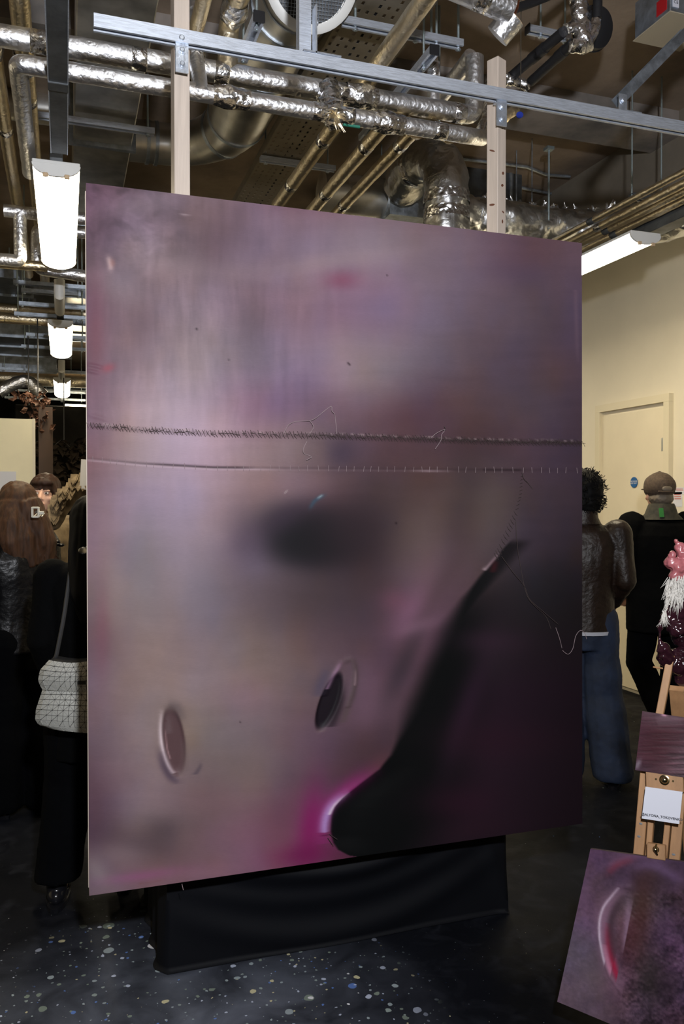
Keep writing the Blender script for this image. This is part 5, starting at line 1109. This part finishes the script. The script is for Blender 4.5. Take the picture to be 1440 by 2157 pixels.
def hand(mb, w, d, side, curl=.6):
    """palm and five separate bent fingers; w wrist, d direction"""
    w = Vector(w); d = Vector(d).normalized(); up = Vector((0, 0, 1)) if abs(d.z) < .8 else Vector((0, 1, 0)); a = d.cross(up).normalized()*side; b = a.cross(d).normalized()
    R = Matrix((a, b, d)).transposed(); mb.ball(w+d*.045, 1, .040, .016, .052, 12, 8, R); mb.tube([w-d*.02, w+d*.03], [.026, .028], 12)
    for k, (o, l) in enumerate(((-.028, .066), (-.010, .076), (.010, .072), (.028, .056))):
        p0 = w+a*o+d*.078; c1 = d*math.cos(curl*.5)+b*math.sin(curl*.5); c2 = d*math.cos(curl*1.3)+b*math.sin(curl*1.3); c3 = d*math.cos(curl*2)+b*math.sin(curl*2)
        p1 = p0+c1*l*.45; p2 = p1+c2*l*.32; p3 = p2+c3*l*.25; mb.tube([p0-d*.02, p0, p1, p2, p3], [.0095, .0095, .0088, .008, .006], 8)
    t0 = w-a*.026+d*.025; mb.tube([t0, t0-a*.026+d*.022+b*.008, t0-a*.034+d*.050+b*.016], [.013, .011, .008], 8)
def person(lab, loc, face, h, sk, top, topm, bot, botm, shoem, head=(0, 0), voxel=.009, flare=1.0, coat_z=None, hem=.035, group=None, fold=.006, topname='jacket'):
    """sk: joints in a 1.75 m body that faces +y, its left side at -x"""
    t = thing('person', loc, lab, 'person', group); t.rotation_euler = (0, 0, 0); k = h/1.75
    Rz = Matrix.Rotation(face, 3, 'Z'); org = Vector(loc)
    def W(mb):
        mb.v = [tuple(org+Rz@(Vector(v)*k)) for v in mb.v]; return mb
    g = dict(shL=(-.185, 0, 1.415), shR=(.185, 0, 1.415), elL=(-.24, -.03, 1.13), elR=(.24, -.03, 1.13), wrL=(-.22, .09, .90), wrR=(.22, .09, .90), hipL=(-.09, 0, .92), hipR=(.09, 0, .92), knL=(-.10, .02, .50), knR=(.10, .02, .50), anL=(-.10, -.02, .09), anR=(.10, -.02, .09), head=(0, .02, 1.625)); g.update(sk)
    b = MB(); rings(b, [(0, 0, .88, .13, .10), (0, 0, .95, .155, .11), (0, 0, 1.08, .135, .10), (0, 0, 1.25, .15, .108), (0, 0, 1.36, .165, .105), (0, 0, 1.43, .13, .08), (0, .0, 1.475, .06, .06), (0, .01, 1.56, .052, .056)])
    T, R = add_head(b, g['head'], *head)
    for s in 'LR':
        chain(b, limb3(g['sh'+s], g['el'+s], g['wr'+s]), [.050, .048, .045, .042, .040, .038, .034, .030, .027]); sd = -1 if s == 'L' else 1
        hand(b, g['wr'+s], Vector(g['wr'+s])-Vector(g['el'+s]), sd)
        chain(b, limb3(g['hip'+s], g['kn'+s], g['an'+s]), [.085, .080, .072, .064, .056, .054, .052, .044, .038]); a = Vector(g['an'+s]); b.ball(a+Vector((0, .05, -.04)), 1, .038, .11, .035)
    body = remesh(W(b), 'body', skin, t, voxel*.75*k, 1)
    # upper garment
    b = MB(); tz = coat_z or .86; w_ = top
    rg = [(0, 0, tz, .185*w_, .145*w_)]
    if tz < .8: rg += [(0, 0, .95, .182*w_, .145*w_)]
    rg += [(0, 0, 1.05, .170*w_, .135*w_), (0, -.005, 1.25, .185*w_, .14*w_), (0, -.005, 1.35, .195*w_, .135*w_), (0, -.005, 1.42, .165*w_, .11*w_), (0, 0, 1.465, .095, .085), (0, 0, 1.50, .075, .078)]
    rings(b, rg, 24)
    for s in 'LR':
        e, wv = Vector(g['el'+s]), Vector(g['wr'+s]); chain(b, limb3(g['sh'+s], e, wv-(wv-e).normalized()*.02), [.082*w_, .075*w_, .070*w_, .066*w_, .064*w_, .060*w_, .055*w_, .050*w_, .046*w_])
    fo = lambda c: fold*(nzv(c*7+Vector((1, 5, 2)))+.6*nzv(Vector((c.x*20, c.y*20, c.z*8)))+.3*nzv(c*45))
    jk = remesh(W(b), topname, topm, t, voxel*k, 2, fo)
    # collar
    b = MB(); rings(b, [(0, -.012, 1.465, .098, .092), (0, -.014, 1.50, .082, .082), (0, -.018, 1.545, .076, .078), (0, -.018, 1.55, .068, .070)]); cl = W(b).build('collar', topm, jk, True)
    # trousers
    b = MB(); rings(b, [(0, 0, .76, .14, .12), (0, 0, .84, .172, .128), (0, 0, .96, .165, .125), (0, 0, 1.03, .15, .12)])
    for s in 'LR':
        hp, kn, an = Vector(g['hip'+s]), Vector(g['kn'+s]), Vector(g['an'+s]); an = an+Vector((0, 0, -.025))
        chain(b, limb3(hp, kn, an), [.105*bot, .10*bot, .094*bot, .088*bot*flare**.5, .082*bot*flare**.7, .080*bot*flare, .079*bot*flare, .078*bot*flare, .078*bot*flare])
    W(b); b.v = [(x, y, max(z, hem)) for x, y, z in b.v]
    remesh(b, 'trousers', botm, t, voxel*k, 2, fo)
    for s in 'LR':
        a = Vector(g['an'+s]); b = MB(); zf = .0
        b.ball((a.x, a.y+.10, .040), 1, .046, .085, .036, 16, 10); b.ball((a.x, a.y-.01, .045), 1, .040, .062, .042, 16, 10); b.tube([(a.x, a.y, .04), (a.x, a.y-.01, .12)], [.042, .045], 14)
        W(b); b.v = [(x, y, max(z, .012)) for x, y, z in b.v]; sh = remesh(b, 'shoe', shoem, t, .006, 1)
        b = MB(); b.prism([(.048*math.cos(q), .05+.150*math.sin(q)) for q in np.linspace(0, 2*math.pi, 20, endpoint=False)], (a.x, a.y, 0), (1, 0, 0), (0, 1, 0), (0, 0, 1), .022); W(b).build('sole', shoe_b, sh)
    t['face'] = 0; del t['face']
    return t, jk, W, T, k, Rz, g
def world(t, W, p): m_ = MB(); m_.v = [tuple(p)]; W(m_); return Vector(m_.v[0])
def strands(pts_fn, n, m, parent, W, name='hair_strands', r=.0016):
    mb = MB()
    for k in range(n): P = pts_fn(k); mb.tube(P, [r]*(len(P)-1)+[r*.4], 4)
    return W(mb).build(name, m, parent, True, kind='stuff')
yaw0 = -math.radians(18.75)             # facing away from the camera
# 1. woman with brown hair and a claw clip, facing left
P1, jk, W, T, k1, Rz, g = person('person in a black leather jacket with long brown hair held by a pale claw clip', CW(34, 4.05), yaw0+math.radians(62), 1.64, dict(elL=(-.23, .02, 1.14), wrL=(-.18, .2, 1.0), elR=(.235, .0, 1.13), wrR=(.19, .16, .96), knL=(-.1, .05, .5), anL=(-.1, .05, .09), knR=(.11, -.02, .5), anR=(.12, -.12, .09)), 1.06, leath, 1.25, blk2, shoe_w, flare=1.5)
b = MB(); b.ball(T(0, -.035, .030), 1, .098, .105, .105, 20, 14); b.tube([T(0, -.09, .02), T(.02, -.13, -.08), T(.06, -.16, -.20), T(.07, -.17, -.34)], [.075, .075, .07, .03], 16); b.tube([T(-.03, -.04, .0), T(-.07, -.06, -.10), T(-.09, -.08, -.20), T(-.07, -.13, -.30)], [.09, .085, .075, .03], 14); b.tube([T(0, -.06, -.02), T(-.02, -.10, -.18), T(0, -.14, -.32)], [.09, .09, .05], 14); b.tube([T(.07, -.03, .0), T(.09, -.02, -.12), T(.09, -.05, -.26)], [.045, .045, .02], 12)
hr = remesh(W(b), 'hair', hairb, P1, .007, 1, lambda c: .007*nzv(Vector((c.x*45, c.y*45, c.z*9))))
strands(lambda k: [T(rng.uniform(-.05, .06), -.11+rng.uniform(-.03, .03), -.02)] + [T(.03+.05*j/4+.05*math.sin(k*1.3+j*1.1)*(.4+j*.15), -.15-.02*math.sin(k+j*.9)-.01*j, -.06-.085*j*(.7+.3*((k*7) % 10)/10)) for j in range(1, 5)], 170, hairb, hr, W, r=.003)
cp_ = thing('hair_clip', world(P1, W, T(.05, -.135, .0)), 'pale open rectangular claw clip in the brown hair', 'hair clip')
cc = SPc = None
r_ = ray(76, 1079); c_ = Vector((0, 0, CH))+r_*(3.885/r_.dot(fv)); cp_.location = c_; CL = mat('pearl_plastic', (.62, .60, .52), .3)
b = MB(); 
for dx, dz, sx, sz in ((-.018, 0, .009, .05), (.012, 0, .009, .05), (-.003, .022, .03, .009), (-.003, -.022, .03, .009), (.026, -.003, .022, .016)): b.box(c_+rv*dx+UZ*dz, (sx, .012, sz), Matrix((rv, fv, UZ)).transposed(), bev=.002)
b.build('clip_frame', CL, cp_); MB().box(c_+fv*.02, (.012, .03, .012), Matrix((rv, fv, UZ)).transposed()).build('clip_spring', M['steel'], cp_)
b = MB()
for i in range(4): b.tube([c_+rv*(-.012+i*.012)+fv*.008-UZ*.02, c_+rv*(-.012+i*.012)+fv*.045-UZ*.005], [.003, .0015], 6)
b.build('clip_teeth', CL, cp_)
# quilted shoulder patch
b = MB()
for i in range(5):
    for j in range(3): q = world(P1, W, (.10+.028*i, -.05-.026*j, 1.50-.020*i-.004*j)); b.ball(q, .017, 1, 1, .55, 10, 6)
b.build('quilted_patch', leath, jk, True)
# 2. person looking back at the camera
P2, jk, W, T, k2, Rz, g = person('person with a short brown fringe looking back over a ruffled khaki sleeve', CW(88, 4.95), yaw0+math.radians(-125), 1.70, dict(elL=(-.30, .16, 1.40), wrL=(-.26, .36, 1.60), head=(0, .03, 1.635), elR=(.24, 0, 1.13)), 1.12, ruff, 1.1, blk2, shoe_b, head=(math.radians(-50), 0), voxel=.009)
b = MB(); Rh = Matrix.Rotation(math.radians(-50), 3, 'Z'); b.ball(T(0, -.022, .042), 1, .094, .108, .094, 20, 14, Rh)
b.ball(Vector(T(0, 0, 0))*1+Rh@Vector((0, .0, 0)), .001); b.ball(T(0, .058, .074), 1, .070, .038, .032, 14, 10, Rh)
for s in (-1, 1): b.ball(T(s*.075, .005, .0), 1, .022, .050, .062, 12, 8, Rh)
hr = remesh(W(b), 'hair', haird, P2, .006, 1, lambda c: .005*nzv(Vector((c.x*60, c.y*60, c.z*14))))
eyeW = mat('eye_white', (.6, .58, .55), .3); iris = mat('iris', (.02, .012, .008), .2); lipm = mat('lips', (.34, .10, .09), .4)
for s in (-1, 1):
    b = MB(); b.ball(T(s*.031, .076, .008), 1, .015, .010, .0085, 14, 10, Rh); e_ = W(b).build('eye', eyeW, P2, True); b = MB(); b.ball(T(s*.031, .0845, .008), .0056, seg=10, rings=6); W(b).build('iris', iris, e_, True)
    b = MB(); b.tube([T(s*.014, .088, .030), T(s*.034, .088, .035), T(s*.052, .076, .030)], [.003, .0042, .002], 8); W(b).build('eyebrow', haird, P2, True)
b = MB(); b.tube([T(-.022, .088, -.063), T(-.010, .098, -.060), T(0, .099, -.062), T(.010, .098, -.060), T(.022, .088, -.063)], [.002, .006, .006, .006, .002], 8); W(b).build('lips', lipm, P2, True)
# ruffles on the raised sleeve and shoulder: overlapping flaps
b = MB(); cam_r = Matrix((rv, fv, UZ)).transposed()
for k in range(95):
    u_ = rng.rand(); v_ = rng.uniform(-1, 1)
    c1_ = [(112, 1085), (119, 1062), (131, 1042), (145, 1026), (161, 1013), (180, 1005)]; f = u_*4.99; i = int(f); x = c1_[i][0]*(1-f+i)+c1_[i+1][0]*(f-i)+v_*9; y = c1_[i][1]*(1-f+i)+c1_[i+1][1]*(f-i)+v_*9+6
    r_ = ray(x, y); p = Vector((0, 0, CH))+r_*((4.62+.03*rng.rand())/r_.dot(fv)); s = rng.uniform(.016, .028); a = rng.uniform(-.5, .5)
    vs = [p+cam_r@Vector(q) for q in ((-s*.7, 0, s), (s*.7, .01, s), (s*.6, -.012, -s*.3), (0, -.020, -s*1.3), (-s*.6, -.012, -s*.3))]; b.add(vs+[v+fv*.004 for v in vs], [(0, 1, 2, 3, 4), (9, 8, 7, 6, 5), (0, 5, 6, 1), (1, 6, 7, 2), (2, 7, 8, 3), (3, 8, 9, 4), (4, 9, 5, 0)])
b.build('ruffles', ruff, jk, kind='stuff')
b = MB(); PT = lambda x, y, d: (lambda r: Vector((0, 0, CH))+r*(d/r.dot(fv)))(ray(x, y))
chain(b, [PT(112, 1100, 4.72), PT(130, 1066, 4.70), PT(152, 1038, 4.70), PT(186, 1020, 4.72)], [.050, .055, .055, .045]); remesh(b, 'raised_sleeve', ruff, jk, .008, 1, lambda c: .006*nzv(c*25))
wp = PT(186, 1000, 4.62); MB().box(wp, (.09, .003, .17), Matrix((rv, fv, UZ)).transposed() @ Matrix.Rotation(.06, 3, 'Y')).build('paper_sheet', M['paper'], label='sheet of white paper held up beside the left edge of the canvas', cat='paper')
# 3. person in black with the white bag
P3, jk, W, T, k3, Rz, g = person('person all in black with long black hair, half hidden by the canvas edge', CW(196, 3.20), yaw0+math.radians(12), 1.57, dict(shL=(-.165, 0, 1.40), elL=(-.21, -.03, 1.13), wrL=(-.18, .08, .93), knL=(-.11, .02, .5), anL=(-.15, -.06, .09), knR=(.12, .04, .5), anR=(.13, .05, .09)), 1.0, blk, 1.2, blk2, shoe_b, flare=1.05, hem=.10, coat_z=.62)
b = MB(); b.ball(T(0, -.03, .025), 1, .098, .108, .108, 20, 14); b.tube([T(0, -.05, .02), T(0, -.09, -.12), T(0, -.12, -.30), T(0, -.13, -.42)], [.095, .10, .09, .05], 18)
hr = remesh(W(b), 'hair', hairk, P3, .008, 1, lambda c: .005*nzv(Vector((c.x*45, c.y*45, c.z*6))))
b = MB(); q = PT(176, 1160, 3.05); b.ball(q, .012, 1.6, .6, 1.2, 10, 7); b.ball(q+rv*.016+UZ*.012, .008, seg=8, rings=6); b.build('silver_button', M['steel'], jk, True)
# the bag: pale triangles with dark joints
bgm = mat('bag_panel', (.40, .40, .37), .5); bgs = mat('bag_mesh', (.015, .015, .016), .6)
bd = 2.99
bg = thing('triangle_panel_bag', PT(150, 1545, bd), 'white bag patterned with triangular panels and black joints at the hip', 'bag')
def bagsurf(u, v, lo):
    """u 0..1 left to right, v 0..1 top to bottom; returns point on the bulging front"""
    if lo: xl = np.interp(v, [0, .5, .78, .92, 1], [90, 76, 74, 84, 112]); xr = 236; y0 = 1452; y1 = 1546+0*u; yt = y0; yb = 1546-10*(1-u)**2
    else: xl = np.interp(v, [0, .35, .72, 1], [104, 84, 80, 90]); xr = 236; yt = 1390+6*math.sin(u*6.28*.7)+10*(1-u)**3*0; yb = 1453+3*math.sin(u*3.1)
    x = xl+(xr-xl)*u; y = yt+(yb-yt)*v; bulge = .055*math.sin(math.pi*min(1, max(0, u)))**.5*(.55+.45*math.sin(math.pi*min(1, v*.9+.08)))
    return PT(x, y, bd-bulge+(.0 if lo else -.012))
def bagpart(name, lo, nu, nv):
    G = [[bagsurf(i/nu, j/nv, lo) for i in range(nu+1)] for j in range(nv+1)]
    vs, fs = [p for r in G for p in r], []
    for j in range(nv):
        for i in range(nu): a = j*(nu+1)+i; fs.append((a, a+1, a+nu+2, a+nu+1))
    n0 = len(vs); vs2 = vs+[p+fv*(.08) for p in vs]
    fs2 = fs+[tuple(n0+q for q in reversed(f)) for f in fs]
    rim = [i for i in range(nu+1)]+[j*(nu+1)+nu for j in range(1, nv+1)]+[nv*(nu+1)+i for i in range(nu-1, -1, -1)]+[j*(nu+1) for j in range(nv-1, 0, -1)]
    for a, c in zip(rim, rim[1:]+rim[:1]): fs2.append((a, n0+a, n0+c, c))
    base = MB().add(vs2, fs2).build(name, bgs, bg, True)
    tri = MB()
    for j in range(nv):
        for i in range(nu):
            a, b_, c, d = G[j][i], G[j][i+1], G[j+1][i+1], G[j+1][i]
            tris = ((a, b_, c), (a, c, d)) if (i+j) % 2 else ((a, b_, d), (b_, c, d))
            for t3 in tris:
                cen = (t3[0]+t3[1]+t3[2])/3; nn = (t3[1]-t3[0]).cross(t3[2]-t3[0]).normalized(); nn = nn if nn.dot(fv) < 0 else -nn
                tp = [cen+(p-cen)*.84+nn*.0018 for p in t3]; bt = [cen+(p-cen)*.9-nn*.001 for p in t3]; tri.add(tp+bt, [(0, 1, 2), (0, 3, 4, 1), (1, 4, 5, 2), (2, 5, 3, 0)])
    tri.build('triangle_panel', bgm, base, kind='stuff')
bagpart('bag_body', True, 14, 8); bagpart('bag_flap', False, 14, 6)
MB().box(PT(172, 1438, bd-.075), (.028, .004, .013), Matrix((rv, fv, UZ)).transposed()).build('black_tab', bgs, bg)
MB().tube(fillet([PT(108, 1395, bd+.04), PT(118, 1385, bd+.03), PT(135, 1300, bd+.05), PT(150, 1190, bd+.12)], .05), .008, 8).build('strap', bgs, bg, True)
# 4. curly haired person in a brown leather jacket and jeans
P4, jk, W, T, k4, Rz, g = person('person with black curly hair in a brown leather jacket and blue jeans', CW(1228, 4.5), yaw0+math.radians(-16), 1.70, dict(elR=(.225, -.03, 1.15), wrR=(.17, .17, 1.0), knR=(.11, .02, .50), anR=(.165, -.03, .09), knL=(-.1, .04, .5)), .98, bleath, 1.05, denim, shoe_b, flare=1.4)
b = MB(); b.ball(T(0, -.02, .035), 1, .112, .118, .115, 20, 14); b.ball(T(0, -.05, -.04), 1, .10, .085, .075, 16, 10)
hr = remesh(W(b), 'hair', hairk, P4, .008, 1, lambda c: .012*nzv(c*30))
b = MB()
for k in range(330):
    v = Vector(rng.normal(size=3)).normalized()
    if v.y > .55 and v.z < .3: continue
    c = T(v.x*.118, -.02+v.y*.122, .025+v.z*.122-(.03 if v.z < 0 else 0)); a = Vector(rng.normal(size=3)).normalized(); b2 = v.cross(a).normalized(); R0 = rng.uniform(.008, .015)
    b.tube([c+(b2*math.cos(q)+v*math.sin(q))*R0+a*.003*q for q in np.linspace(0, 7, 10)], .0018, 4)
W(b).build('curls', hairk, hr, True, kind='stuff')
b = MB(); rings(b, [(0, 0, .850, .176, .148), (0, 0, .87, .178, .151)]); W(b).build('white_shirt_hem', mat('white_cotton', (.45, .46, .52), .8), P4, True)
# 5. person in a cap
P5, jk, W, T, k5, Rz, g = person('person seen from behind in a brown flat cap and long black coat', CW(1390, 5.3), yaw0+math.radians(4), 1.72, dict(shL=(-.19, 0, 1.41), elL=(-.27, -.03, 1.14), wrL=(-.20, .12, .98), elR=(.27, -.03, 1.14), wrR=(.2, .12, .98), knL=(-.11, .06, .50), anL=(.015, -.10, .12), hipL=(-.10, 0, .9), knR=(.12, .05, .5), anR=(.13, .12, .09)), 1.2, blk, 1.05, blk2, shoe_b, coat_z=.72, topname='coat')
b = MB(); b.ball(T(0, -.03, -.03), 1, .080, .080, .055, 16, 10); remesh(W(b), 'hair', hairg, P5, .006, 1, lambda c: .003*nzv(c*90))
ct = thing('flat_cap', world(P5, W, T(0, 0, .06)), 'brown tweed cap with an adjuster opening worn by the person in the black coat', 'cap')
b = MB(); b.ball(T(0, -.008, .045), 1, .100, .112, .098, 24, 14); b.tube([T(0, -.008, .005), T(0, -.008, .05)], [.093, .100], 24, sc=(1.09, 1)); b.ball(T(0, -.008, .142), .010); crown = remesh(W(b), 'crown', capm, ct, .005, 1, lambda c: .003*nzv(c*18))
b = MB(); b.ball(T(.01, .125, .030), 1, .075, .055, .008, 18, 8); W(b).build('peak', capm, ct, True)
b = MB(); b.ball(T(0, -.116, .030), 1, .034, .010, .020, 16, 10); W(b).build('adjuster_gap', hairg, crown, True, label='hair showing through the adjuster opening')
b = MB(); b.tube([T(-.055, -.103, .012), T(0, -.122, .010), T(.055, -.103, .012)], .007, 8); W(b).build('strap', capm, crown, True)
b = MB(); b.ball(T(.085, .0, -.015), .012, seg=8, rings=6); W(b)
camo = mat('camouflage_cloth', (.035, .030, .018), .8, var=0, vscale=22, col2=(.006, .007, .005))
b = MB(); rings(b, [(0, -.012, 1.455, .145, .118), (0, -.014, 1.49, .105, .10), (0, -.018, 1.545, .086, .088), (0, -.018, 1.56, .078, .080)]); cl = W(b).build('camouflage_collar', camo, jk, True)
b = MB(); b.box((-.045, -.112, 1.50), (.026, .012, .06), Matrix.Rotation(-.25, 3, 'X')); W(b).build('green_tab', mat('green_tab', (.02, .16, .03), .6), cl)
